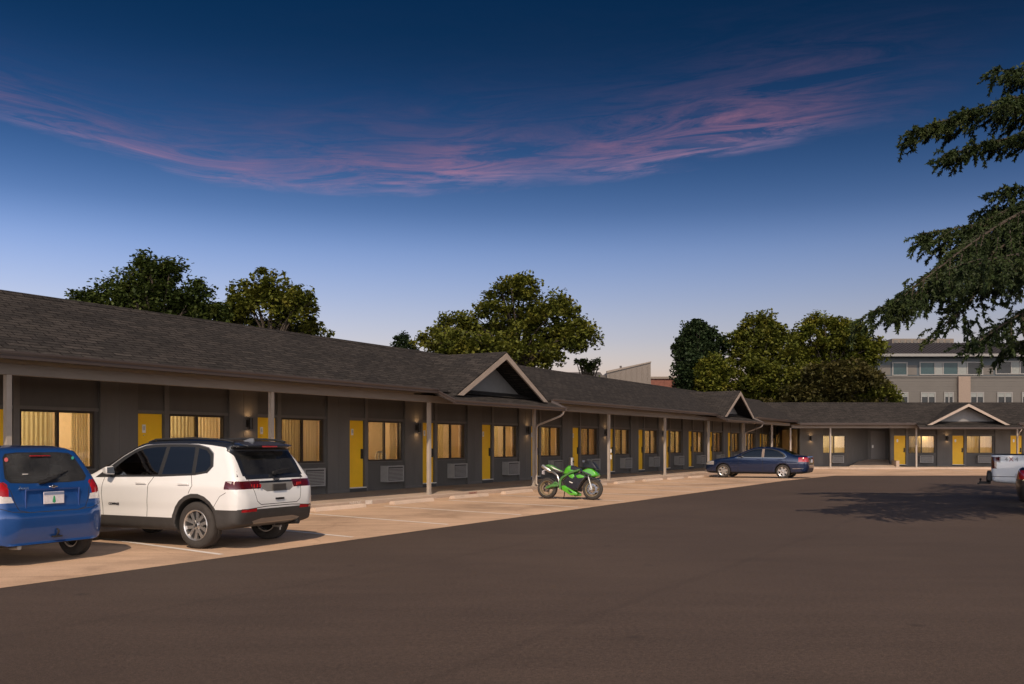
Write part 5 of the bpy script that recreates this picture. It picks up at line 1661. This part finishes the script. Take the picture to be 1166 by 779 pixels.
tree('broadleaf_tree', 'dark green broadleaf tree above the roof at far left, tallest of its pair', 180, 42, [(168, 322, 26, 32), (150, 330, 30, 26), (126, 344, 36, 20), (100, 348, 24, 12), (205, 335, 32, 26), (190, 305, 18, 15), (168, 299, 10, 10), (235, 355, 26, 18), (180, 360, 60, 22)], G_oak, 330, 34, .20, 1, .34)
tree('broadleaf_tree', 'yellowish green broadleaf tree with gaps, right beside the dark one above the left roof', 305, 44, [(302, 330, 32, 22), (275, 352, 24, 24), (325, 350, 26, 26), (348, 352, 19, 24), (305, 372, 52, 20), (352, 375, 18, 18), (262, 362, 24, 16)], G_maple, 230, 32, .22, 2, .34, hard=.5)
tree('conifer_tree', 'small dark conifer tip poking over the roof left of the big maple', 458, 60, [(458, 384, 6, 7), (460, 393, 12, 10), (462, 405, 16, 12)], G_dark, 60, 40, .16, 3, .25)
tree('broadleaf_tree', 'big olive green maple rising behind the first roof gable', 590, 52, [(595, 352, 44, 30), (590, 330, 24, 15), (560, 375, 40, 32), (515, 372, 30, 22), (500, 392, 26, 16), (625, 370, 42, 30), (655, 382, 26, 24), (600, 400, 66, 26), (540, 402, 60, 20), (672, 378, 12, 14), (638, 350, 16, 12)], G_maple, 520, 34, .23, 4, .38)
tree('young_tree', 'small leafy branch tip showing low right of the big maple', 668, 54, [(664, 412, 10, 6), (678, 413, 7, 5), (672, 422, 10, 7)], G_oak, 26, 14, .2, 5, .2)
tree('evergreen_tree', 'dark columnar evergreen, leftmost of the tree group at the corner', 795, 85, [(795, 385, 19, 20), (790, 405, 23, 30), (785, 430, 20, 25), (808, 410, 20, 34), (795, 372, 14, 8), (800, 440, 30, 20)], G_dark, 330, 60, .30, 6, .45, 'trees beyond the corner', hard=.25)
tree('broadleaf_tree', 'low light green tree in front of the dark columnar evergreen', 812, 82, [(812, 424, 20, 18), (815, 440, 24, 16)], G_maple2, 110, 40, .30, 7, .45, 'trees beyond the corner')
tree('broadleaf_tree', 'olive green tree with rounded top just right of the columnar evergreen', 858, 86, [(862, 385, 28, 26), (845, 405, 26, 26), (885, 400, 22, 26), (868, 370, 16, 10), (850, 435, 36, 26), (885, 435, 34, 26), (875, 455, 50, 14)], G_maple, 380, 40, .33, 8, .5, 'trees beyond the corner')
tree('broadleaf_tree', 'tall yellowing tree, broadest of the group, left of the grey office block', 942, 88, [(945, 385, 34, 24), (935, 368, 16, 9), (905, 385, 11, 16), (920, 405, 26, 26), (965, 395, 30, 28), (988, 400, 16, 24), (975, 378, 14, 10), (945, 430, 60, 28)], G_maple2, 470, 40, .33, 9, .5, 'trees beyond the corner')
tree('broadleaf_tree', 'bronze tinted lower tree in front of the tall yellowing one', 958, 80, [(950, 430, 42, 20), (975, 440, 36, 20), (925, 445, 34, 16), (940, 460, 70, 10)], G_red, 260, 40, .30, 10, .45, 'trees beyond the corner')
tree('shrub_tree', 'bright green small tree at the left corner of the grey office block', 1006, 79, [(1004, 446, 16, 11), (1015, 455, 13, 10), (992, 455, 20, 10)], G_lite, 90, 36, .27, 11, .4, 'trees beyond the corner')


# the cedar at the right edge
def cedar():
    r = np.random.default_rng(5)
    bx, by = 15.6, 19.4
    root = empty('cedar_tree', Matrix.Translation((bx, by, 0)), 'large drooping cedar reaching in from the right edge of the lot', 'tree')
    wood = MB()
    wood.tube([(bx, by, -.3), (bx, by, .6), (bx + .1, by, 5), (bx, by + .1, 11), (bx + .05, by, 17)], [.62, .48, .40, .25, .05], 12)
    P = []; Dv = []
    tuft_p = []; tuft_d = []
    NEEDLE = 2.3

    def twig(path, dens, hang, fine):
        """needle sprays along a path, hanging below it"""
        for i in range(len(path) - 1):
            a, b = np.array(path[i]), np.array(path[i + 1]); L = np.linalg.norm(b - a)
            n = max(1, int(L * dens))
            t = r.random(n)[:, None]
            n = int(n * NEEDLE); t = r.random(max(n, 1))[:, None]; n = max(n, 1); tuft_p.append(a + (b - a) * t); dd = (b - a) / max(L, 1e-6)
            tuft_d.append(np.tile(dd, (n, 1)))

    def branch(tip, root_h, sag=.12, dens=1.0, lift=0.0, width=1.0):
        tip = np.array(tip, float); a = np.array([bx, by, root_h], float)
        n = 15
        path = []
        L = np.linalg.norm(tip - a)
        hv = np.array([-(tip - a)[1], (tip - a)[0], 0]); hv /= np.linalg.norm(hv)
        wob = r.normal(size=2) * .03 * L
        for i in range(n + 1):
            t = i / n
            p = a + (tip - a) * t + np.array([0, 0, 1]) * (sag * L * math.sin(math.pi * t ** .8) * (1 - .1 * t)) + hv * wob[0] * math.sin(math.pi * t) + np.array([0, 0, 1]) * wob[1] * math.sin(2 * math.pi * t)
            path.append(p)
        wood.tube(path, [max(.012, .085 * (1 - t / n) ** 1.1 + .008) for t in range(n + 1)], 6, caps=False)
        twig(path[4:], 40 * dens, 0, 0)
        # flat side sprays, longer in the middle, drooping
        m = int(L * 5.2 * dens)
        for j in range(m):
            t = .16 + .84 * (j + r.random()) / m
            i = min(n - 1, int(t * n)); p = path[i] + (path[i + 1] - path[i]) * (t * n - i)
            d = path[i + 1] - path[i]; d /= np.linalg.norm(d)
            sd = 1 if j % 2 else -1
            ln = (.5 + 1.25 * math.sin(math.pi * min(1, t * .92 + .06)) ** .8) * (.55 + .7 * r.random()) * min(1.2, L / 6) * width
            out = d * (.75 + .4 * r.random()) + hv * sd * (.8 + .3 * r.random())
            out /= np.linalg.norm(out)
            dr = .13 + .44 * r.random() * (1.1 - .4 * t)
            q = [p + out * ln * u - np.array([0, 0, 1]) * (dr * ln * u ** 1.7) for u in np.linspace(0, 1, 6)]
            wood.tube(q, [.018, .015, .012, .010, .007, .004], 4, caps=False)
            twig(q, 62 * dens, 0, 0)
            # tassels below the spray
            for u in range(1, 6):
                for _ in range(2):
                    if r.random() < .62:
                        h = (.10 + .46 * r.random() ** 1.5) * (1.1 - .08 * u) * min(1.25, .5 + width * .8)
                        o = q[u] + r.normal(size=3) * .05
                        e = o + np.array([r.normal() * .10 + out[0] * .18, r.normal() * .10 + out[1] * .18, -h])
                        twig([o, (o + e) / 2 + r.normal(size=3) * .03, e], 70 * dens, 0, 0)
        return path

    def w(px, py, Z): return tuple(at(px, py, Z))
    # seen branches
    for tip, rh, sag, wd, de in ((w(1041, 150, 21.0), 7.9, .08, .42, 1.5), (w(1075, 178, 20.4), 7.7, .05, .28, 1.4), (w(1131, 80, 19.6), 9.5, .05, .35, 1.3), (w(1149, 110, 19.0), 8.9, .04, .35, 1.3),
                         (w(1051, 266, 20.4), 6.7, .07, .50, 1.3), (w(1100, 262, 19.8), 7.0, .05, .45, 1.2), (w(1120, 240, 21.0), 7.0, .03, .35, 1.2), (w(1138, 214, 20.2), 7.6, .04, .35, 1.2), (w(1004, 350, 18.0), 6.0, .17, .66, 1.2), (w(1028, 338, 17.4), 6.1, .17, .62, 1.2), (w(1062, 328, 19.0), 5.9, .13, .62, 1.2),
                         (w(1088, 362, 17.4), 5.4, .12, .62, 1.1), (w(1110, 392, 16.6), 4.8, .09, .5, 1.0), (w(1128, 312, 16.8), 6.0, .11, .6, 1.1), (w(1148, 396, 18.6), 4.0, .05, .4, 1.0), (w(1112, 296, 15.4), 6.1, .13, .7, 1.1)):
        branch(tip, rh, sag, de, width=wd)
    # the rest of the crown beyond the frame: whorls all round
    for h in np.arange(3.2, 16.0, .62):
        L = 7.6 * (1 - (h - 2.5) / 15.5) ** .75 + .4
        a0 = r.random() * 6.28
        for k in range(5):
            an = a0 + k * 1.257 + r.normal() * .15
            dx, dy = math.cos(an), math.sin(an)
            tip = (bx + dx * L, by + dy * L, h - .5 - .10 * L)
            # keep clear of the view where the photograph shows open sky
            if tip[0] / tip[1] < .70 and tip[1] > 2: continue
            if tip[2] < 2.2 or (dy < -.25 and h < 8.5): continue
            branch(tip, h, .10, .38 if h > 9 else .46, width=1.25)
    Pn = np.concatenate(tuft_p); D = np.concatenate(tuft_d)
    n = len(Pn)
    r2 = r.normal(size=(n, 3)) * .55; r2[:, 2] -= .22
    d = D * .8 + r2; d /= np.linalg.norm(d, axis=1)[:, None]
    up = r.normal(size=(n, 3)); wv = np.cross(d, up); wv /= np.maximum(np.linalg.norm(wv, axis=1)[:, None], 1e-6)
    s = (.029 + .034 * r.random(n))[:, None]
    V = np.stack([Pn - wv * s * .16, Pn + d * s * .6 - wv * s * .30, Pn + d * s * 1.6, Pn + d * s * .6 + wv * s * .30], 1).reshape(-1, 3)
    i = np.arange(n)[:, None] * 4
    Fc = np.concatenate([i + [0, 1, 2], i + [0, 2, 3]])
    link(bpy.data.objects.new('crown', raw_mesh('crown', V - [bx, by, 0], Fc, G_cedar)), root, Matrix.Translation((bx, by, 0)))
    wood.build('trunk', M_bark, root, None, smooth=60, weld=False)
    print('cedar needles', n)


cedar()

# ------------------------------------------------------------------ buildings behind
M_office = mat('grey_office_cladding', (.112, .104, .096), .7, var=.08, vscale=.6)
M_office2 = mat('blue_grey_office_band', (.060, .075, .088), .7, var=.08, vscale=.6)
M_roofmetal = mat('standing_seam_roof', (.062, .056, .058), .5, metal=.2, var=.1, vscale=.4)
M_oglass = mat('office_glass', (.030, .060, .068), .30, metal=.0, var=.35, vscale=.35, spec=.25)
M_oglass2 = mat('dark_office_glass', (.012, .015, .018), .25, var=.4, vscale=.5, spec=.3)
M_pale = mat('pale_panel', (.20, .215, .21), .6, var=.1)
M_wframe = mat('white_window_frame', (.21, .205, .20), .5, var=.05)
M_pier = mat('buff_stone_pier', (.24, .185, .15), .8, var=.1)
OB = empty('office_building', Matrix.Translation((60, 124, -.2)), 'grey three storey office block with dark metal roof behind the end wing', 'building')
ZO = 120.0


def ox(px): return (px - 583) * ZO / F


def oz(py): return CAMZ + (505 - py) * ZO / F


xl, xr = ox(996), ox(1250)
wb = MB(); wb.box(xl, xr, ZO, ZO + 22, -.3, oz(428.5), 0); wb.box(xl, xr, ZO - .02, ZO + 22, oz(428.4), oz(405), 1)
wb.box(xl, xr, ZO - .10, ZO + .0, oz(430), oz(428.2), 2)
for px in (1016, 1046, 1133):
    wb.box(ox(px) - 1.6, ox(px) - .25, ZO - .06, ZO, oz(427), oz(416), 0)
for z in np.arange(5.6, 9.8, .32): wb.box(xl, xr, ZO - .025, ZO, float(z), float(z) + .03, 2)
wb.build('wall', [M_office, M_office2, M_office], OB)
rb = MB()
e0, e1 = ZO - 1.3, ZO + 23.3
a0, a1 = xl - 1.2, xr + 1.2
ze, zr = oz(404.5), oz(404.5) + 2.15
rb.prism([(a0, e0, ze), (a1, e0, ze), (a1, e1, ze), (a0, e1, ze)], [(a0 + 6, e0 + 7, zr), (a1 - 6, e0 + 7, zr), (a1 - 6, e1 - 7, zr), (a0 + 6, e1 - 7, zr)])
for k in range(1, 64):
    x = a0 + k * .5
    t = min(1.0, (x - a0) / 6)
    if x < a1 - 1: rb.prism([(x - .03, e0, ze + .005), (x + .03, e0, ze + .005), (x + .03, e0 + 7 * t, ze + (zr - ze) * t + .005), (x - .03, e0 + 7 * t, ze + (zr - ze) * t + .005)],
                            [(x - .03, e0, ze + .075), (x + .03, e0, ze + .075), (x + .03, e0 + 7 * t, ze + (zr - ze) * t + .075), (x - .03, e0 + 7 * t, ze + (zr - ze) * t + .075)])
rf = rb.build('roof', M_roofmetal, OB)
ev = MB(); ev.box(a0 - .1, a1, e0 - .16, e0, ze - .28, ze + .06); ev.box(a0, a1, e0, ZO, ze - .30, ze - .26, 1); ev.build('eave', [M_wframe, M_office2], rf)
M_plant = mat('weathered_plant_metal', (.15, .125, .105), .7, var=.15)
pt = MB(); pt.box(ox(1052), ox(1128), ZO + 10, ZO + 16, zr - .3, zr + 1.05)
for k in range(9): pt.box(ox(1054 + k * 8), ox(1059 + k * 8), ZO + 9.94, ZO + 10.0, zr + .15, zr + .85, 1)
pt.build('rooftop_plant', [M_plant, M_office], rf)
pi = MB(); pi.box(ox(1089.5), ox(1103), ZO - .5, ZO - .101, -.3, oz(429)); pi.build('pier', M_pier, OB)


def owin(x0, x1, y0, y1, panes, blind=False):
    X0, X1, z0, z1 = ox(x0), ox(x1), oz(y1), oz(y0)
    f = MB(); t = .14
    f.box(X0, X1, ZO - .14, ZO - .03, z1 - t, z1); f.box(X0, X1, ZO - .16, ZO - .03, z0, z0 + t); f.box(X0, X0 + t, ZO - .14, ZO - .03, z0 + t, z1 - t); f.box(X1 - t, X1, ZO - .14, ZO - .03, z0 + t, z1 - t)
    for p in panes[1:]: f.box(ox(p[0]) - t / 2, ox(p[0]) + t / 2, ZO - .138, ZO - .03, z0 + t, z1 - t)
    w = f.build('window', M_wframe, OB)
    for i, (p, m) in enumerate(panes):
        q = panes[i + 1][0] if i + 1 < len(panes) else x1
        g = MB(); g.box(ox(p), ox(q), ZO - .07, ZO - .035, z0 + t * .5, z1 - t * .5); g.build('pane', m, w)
    if blind:
        b = MB(); b.box(X0 + t, X1 - t, ZO - .10, ZO - .075, z1 - .62, z1 - t); b.build('blind', M_pale, w)


owin(1015.5, 1033, 412.5, 428, [(1015.5, M_oglass)])
owin(1046.5, 1119, 412, 427.4, [(1046.5, M_oglass), (1064, M_pale), (1073.5, M_oglass), (1090.5, M_pale), (1101, M_oglass2)])
owin(1133, 1190, 411, 426.5, [(1133, M_oglass2), (1151, M_pale), (1161, M_oglass2), (1178, M_pale)])
for x0, x1 in ((1020, 1034), (1048, 1065), (1074.5, 1085.5), (1104, 1120), (1135, 1152.5), (1163, 1180), (1195, 1212)):
    owin(x0, x1, 446.5, 464, [(x0, M_oglass2), ((x0 + x1) / 2, M_oglass2)], True)
for x0 in range(1020, 1230, 29): owin(x0, x0 + 14, 474, 494, [(x0, M_oglass2), (x0 + 7, M_oglass2)])

# metal clad hall with a raked parapet
M_clad2 = mat('buff_metal_cladding', (.15, .126, .108), .5, metal=.1, var=.08, vscale=.5)
M_flat = mat('grey_flat_roof', (.10, .09, .088), .85, var=.1)
M_brick = mat('red_brick', (.19, .075, .055), .85, var=.25, vscale=3)
M_coping = mat('pale_coping', (.22, .185, .16), .7, var=.06)
ZM = 74.0
HB = empty('metal_clad_hall', Matrix.Translation(((715 - 583) * ZM / F, ZM + 4, -.2)), 'buff metal clad hall with raked parapet above the roof', 'building')
mx = lambda px: (px - 583) * ZM / F
mz = lambda py: CAMZ + (505 - py) * ZM / F
hb_ = MB()
fp_ = [(mx(691), 0), (mx(741), 0), (mx(741), mz(412)), (mx(694), mz(421.8)), (mx(691), mz(425))]
hb_.prism([(x, ZM + 9, z) for x, z in fp_], [(x, ZM, z) for x, z in fp_])
x = mx(691) + .25
while x < mx(741) - .1:
    zt = mz(421.8) + (mz(412) - mz(421.8)) * (x - mx(694)) / (mx(741) - mx(694))
    hb_.box(x - .03, x + .03, ZM - .05, ZM, .1, zt - .25); x += .42
hb_.build('wall', M_clad2, HB)
cp = MB(); cp.prism([(mx(690.6), ZM + .3, mz(421.8) - .05), (mx(741.4), ZM + .3, mz(411.6)), (mx(741.4), ZM + .3, mz(412.8)), (mx(690.6), ZM + .3, mz(421.8) - .22)],
                    [(mx(690.6), ZM - .10, mz(421.8) - .05), (mx(741.4), ZM - .10, mz(411.6)), (mx(741.4), ZM - .10, mz(412.8)), (mx(690.6), ZM - .10, mz(421.8) - .22)])
cp.build('coping', M_coping, HB)
lo = MB(); lo.box(mx(560), mx(690.4), ZM + .4, ZM + 9, -.2, mz(427)); lo.slab([(mx(560), ZM - .2, mz(433)), (mx(690.3), ZM - .2, mz(433)), (mx(690.3), ZM + 5, mz(433) + 1.0), (mx(560), ZM + 5, mz(433) + 1.0)], .2)
lo.build('low_roof', M_flat, HB)
vp = MB(); vp.tube([(mx(708.5), ZM + 1, mz(425)), (mx(708.5), ZM + 1, mz(415.5))], .09, 8); vp.build('vent_pipe', M_flat, HB)
ZB = 92.0
BB = empty('brick_building', Matrix.Translation(((755 - 583) * ZB / F, ZB + 5, -.2)), 'low red brick building with pale coping left of the dark evergreen', 'building')
q = MB(); q.box((730 - 583) * ZB / F, (800 - 583) * ZB / F, ZB, ZB + 10, -.3, CAMZ + (505 - 431.5) * ZB / F); q.build('wall', M_brick, BB)
q = MB(); q.box((729 - 583) * ZB / F, (801 - 583) * ZB / F, ZB - .15, ZB + 10.1, CAMZ + (505 - 431.5) * ZB / F + .002, CAMZ + (505 - 429) * ZB / F); q.build('coping', M_coping, BB)
# ------------------------------------------------------------------ dusk sky, low warm key light, camera
SUN = Vector((-.05, -1.08, 1.0)).normalized()
elev = math.asin(SUN.z)
sl = bpy.data.lights.new('sun', 'SUN'); sl.energy = 3.7; sl.angle = R(.5); sl.color = (1.0, .79, .59)
so = bpy.data.objects.new('sun', sl); link(so, None, Matrix.Translation((0, -20, 30)) @ SUN.to_track_quat('Z', 'Y').to_matrix().to_4x4())

wld = bpy.data.worlds.new('World'); scene.world = wld; wld.use_nodes = True
nt = wld.node_tree; nt.nodes.clear()
out = N(nt, 'ShaderNodeOutputWorld')
tc = N(nt, 'ShaderNodeTexCoord')
sp = N(nt, 'ShaderNodeSeparateXYZ'); nt.links.new(tc.outputs['Generated'], sp.inputs[0])


def lin(c): return [((v / 255 + .055) / 1.055) ** 2.4 if v > 10 else v / 255 / 12.92 for v in c]


def mth(op, a, b=None, clamp=False):
    n = N(nt, 'ShaderNodeMath', operation=op, use_clamp=clamp)
    for s, v in ((n.inputs[0], a), (n.inputs[1], b)):
        if v is None: continue
        if hasattr(v, 'links'): nt.links.new(v, s)
        else: s.default_value = v
    return n.outputs[0]


X_, Y_, Z_ = sp.outputs
zc = mth('MAXIMUM', Z_, 0.0)
sky = ramp(nt, zc, [(0.0, lin((226, 188, 160))), (.055, lin((222, 192, 172))), (.078, lin((216, 202, 192))), (.108, lin((192, 194, 206))), (.15, lin((160, 176, 210))), (.195, lin((124, 152, 203))), (.235, lin((76, 110, 162))),
                    (.285, lin((42, 79, 129))), (.34, lin((20, 56, 100))), (.385, lin((5, 42, 79))), (.43, lin((1, 38, 74))), (.6, lin((3, 33, 70))), (1.0, lin((6, 30, 66)))], 'B_SPLINE')
# a little brighter to the left, dimmer to the right
az = mth('ADD', mth('MULTIPLY', X_, -.5), 1.0)
vs_ = N(nt, 'ShaderNodeVectorMath', operation='SCALE'); nt.links.new(sky, vs_.inputs[0]); nt.links.new(az, vs_.inputs['Scale'])
# added sky glow on the unseen sun side, fills the shaded facade
gl = mth('MULTIPLY', mth('POWER', mth('MAXIMUM', mth('MULTIPLY', Y_, -1.0), 0.0), 1.3), mth('POWER', mth('SUBTRACT', 1.0, zc, True), 2.0))
gv = N(nt, 'ShaderNodeVectorMath', operation='SCALE'); gv.inputs[0].default_value = (2.95, 2.55, 2.2); nt.links.new(gl, gv.inputs['Scale'])
g2 = N(nt, 'ShaderNodeVectorMath', operation='SCALE'); g2.inputs[0].default_value = (.27, .36, .48)
nt.links.new(mth('POWER', mth('MAXIMUM', mth('MULTIPLY', Y_, -1.0), 0.0), .8), g2.inputs['Scale'])
g3 = N(nt, 'ShaderNodeVectorMath', operation='ADD'); nt.links.new(gv.outputs[0], g3.inputs[0]); nt.links.new(g2.outputs[0], g3.inputs[1]); gv = g3
ga = N(nt, 'ShaderNodeVectorMath', operation='ADD'); nt.links.new(vs_.outputs[0], ga.inputs[0]); nt.links.new(gv.outputs[0], ga.inputs[1])
base = ga.outputs[0]
# thin cirrus lit pink from below: a layer at constant height, so it is laid out in plan (X/Z, Y/Z)
iz = mth('DIVIDE', 1.0, mth('MAXIMUM', Z_, .05))
cx, cy = mth('MULTIPLY', X_, iz), mth('MULTIPLY', Y_, iz)
cxn = mth('DIVIDE', mth('ADD', cx, 2.5), 5.0, True)
line = ramp(nt, cxn, [(0.0, .46), (.185, .585), (.235, .665), (.273, .740), (.36, .752), (.443, .750), (.53, .722), (.598, .682), (.65, .648), (.73, .602), (1.0, .55)], 'B_SPLINE')
yl = mth('MULTIPLY', line, 5.0)
wc = N(nt, 'ShaderNodeCombineXYZ'); nt.links.new(cx, wc.inputs[0]); nt.links.new(cy, wc.inputs[1])
wob = noise(nt, wc.outputs[0], 1.6, 4, .6)
dy = mth('ADD', mth('SUBTRACT', yl, cy), mth('MULTIPLY', mth('SUBTRACT', wob, .5), .55))      # > 0 above the lower edge
low = mth('MULTIPLY', mth('ADD', dy, .10), 6.0, True)
hig = mth('SUBTRACT', 1.0, mth('MULTIPLY', mth('SUBTRACT', dy, .02), .72, True), True)
band = mth('MULTIPLY', low, mth('POWER', hig, 1.6))
st = N(nt, 'ShaderNodeCombineXYZ')
nt.links.new(mth('MULTIPLY', cx, 1.3), st.inputs[0])
nt.links.new(mth('MULTIPLY', mth('SUBTRACT', cy, mth('MULTIPLY', yl, .62)), 3.0), st.inputs[1])
n1 = noise(nt, st.outputs[0], 1.9, 10, .70, .9)
st2 = N(nt, 'ShaderNodeCombineXYZ'); nt.links.new(mth('MULTIPLY', cx, 1.0), st2.inputs[0]); nt.links.new(mth('MULTIPLY', cy, 2.2), st2.inputs[1]); st2.inputs[2].default_value = 3.3
n2 = noise(nt, st2.outputs[0], 2.2, 8, .7, .3)
puffs = mth('MULTIPLY', mth('SUBTRACT', n1, .41), 3.4, True)
dens = mth('MULTIPLY', band, puffs)
# brighter towards the two long streaks
xb = ramp(nt, cxn, [(0.12, .40), (.24, .55), (.33, .50), (.40, .8), (.47, .9), (.53, .45), (.58, .75), (.63, 1.0), (.68, .7), (.71, .15), (.76, .0)])
dens = mth('MULTIPLY', dens, xb)
veil = mth('MULTIPLY', mth('MULTIPLY', mth('SUBTRACT', n2, .46), 2.4, True), mth('MULTIPLY', low, mth('SUBTRACT', 1.0, mth('MULTIPLY', dy, .55), True)))
dens = mth('ADD', mth('MULTIPLY', dens, .86), mth('MULTIPLY', mth('MULTIPLY', veil, mth('SUBTRACT', 1.0, mth('MULTIPLY', mth('SUBTRACT', cx, .9), 2.5, True), True)), .16), True)
pink = ramp(nt, dy, [(0.0, lin((176, 138, 166))), (.22, lin((192, 126, 142))), (.7, lin((124, 92, 118))), (1.0, lin((74, 68, 104)))])
mxc = N(nt, 'ShaderNodeMix', data_type='RGBA'); nt.links.new(dens, mxc.inputs['Factor']); nt.links.new(base, mxc.inputs[6]); nt.links.new(pink, mxc.inputs[7])
bg = N(nt, 'ShaderNodeBackground', inp={'Strength': 1.0}); nt.links.new(mxc.outputs[2], bg.inputs[0])
# scattered light of the physical sky with the same sun, dimmed to dusk
ns = N(nt, 'ShaderNodeTexSky', sky_type='NISHITA'); ns.sun_disc = False; ns.sun_elevation = elev; ns.sun_rotation = math.atan2(SUN.x, SUN.y)
bg2 = N(nt, 'ShaderNodeBackground', inp={'Strength': 0.0015}); nt.links.new(ns.outputs[0], bg2.inputs[0])
ad = N(nt, 'ShaderNodeAddShader'); nt.links.new(bg.outputs[0], ad.inputs[0]); nt.links.new(bg2.outputs[0], ad.inputs[1])
nt.links.new(ad.outputs[0], out.inputs['Surface'])

cam = bpy.data.cameras.new('camera'); cam.sensor_width = 36; cam.lens = 36 * F / 1166; cam.shift_y = 115.5 / 1166; cam.clip_end = 3000; cam.clip_start = .1
co = bpy.data.objects.new('camera', cam); link(co, None, Matrix.Translation((0, 0, CAMZ)) @ Matrix.Rotation(R(90), 4, 'X'))
scene.camera = co
scene.view_settings.view_transform = 'Standard'; scene.view_settings.look = 'None'; scene.view_settings.exposure = 0; scene.view_settings.gamma = 1
scene.render.engine = 'CYCLES'
cy_ = scene.cycles
cy_.use_denoising = True
try: cy_.denoiser = 'OPENIMAGEDENOISE'
except Exception: pass
cy_.max_bounces = 8; cy_.transparent_max_bounces = 16; cy_.caustics_reflective = False; cy_.caustics_refractive = False
cy_.sample_clamp_indirect = 4.0
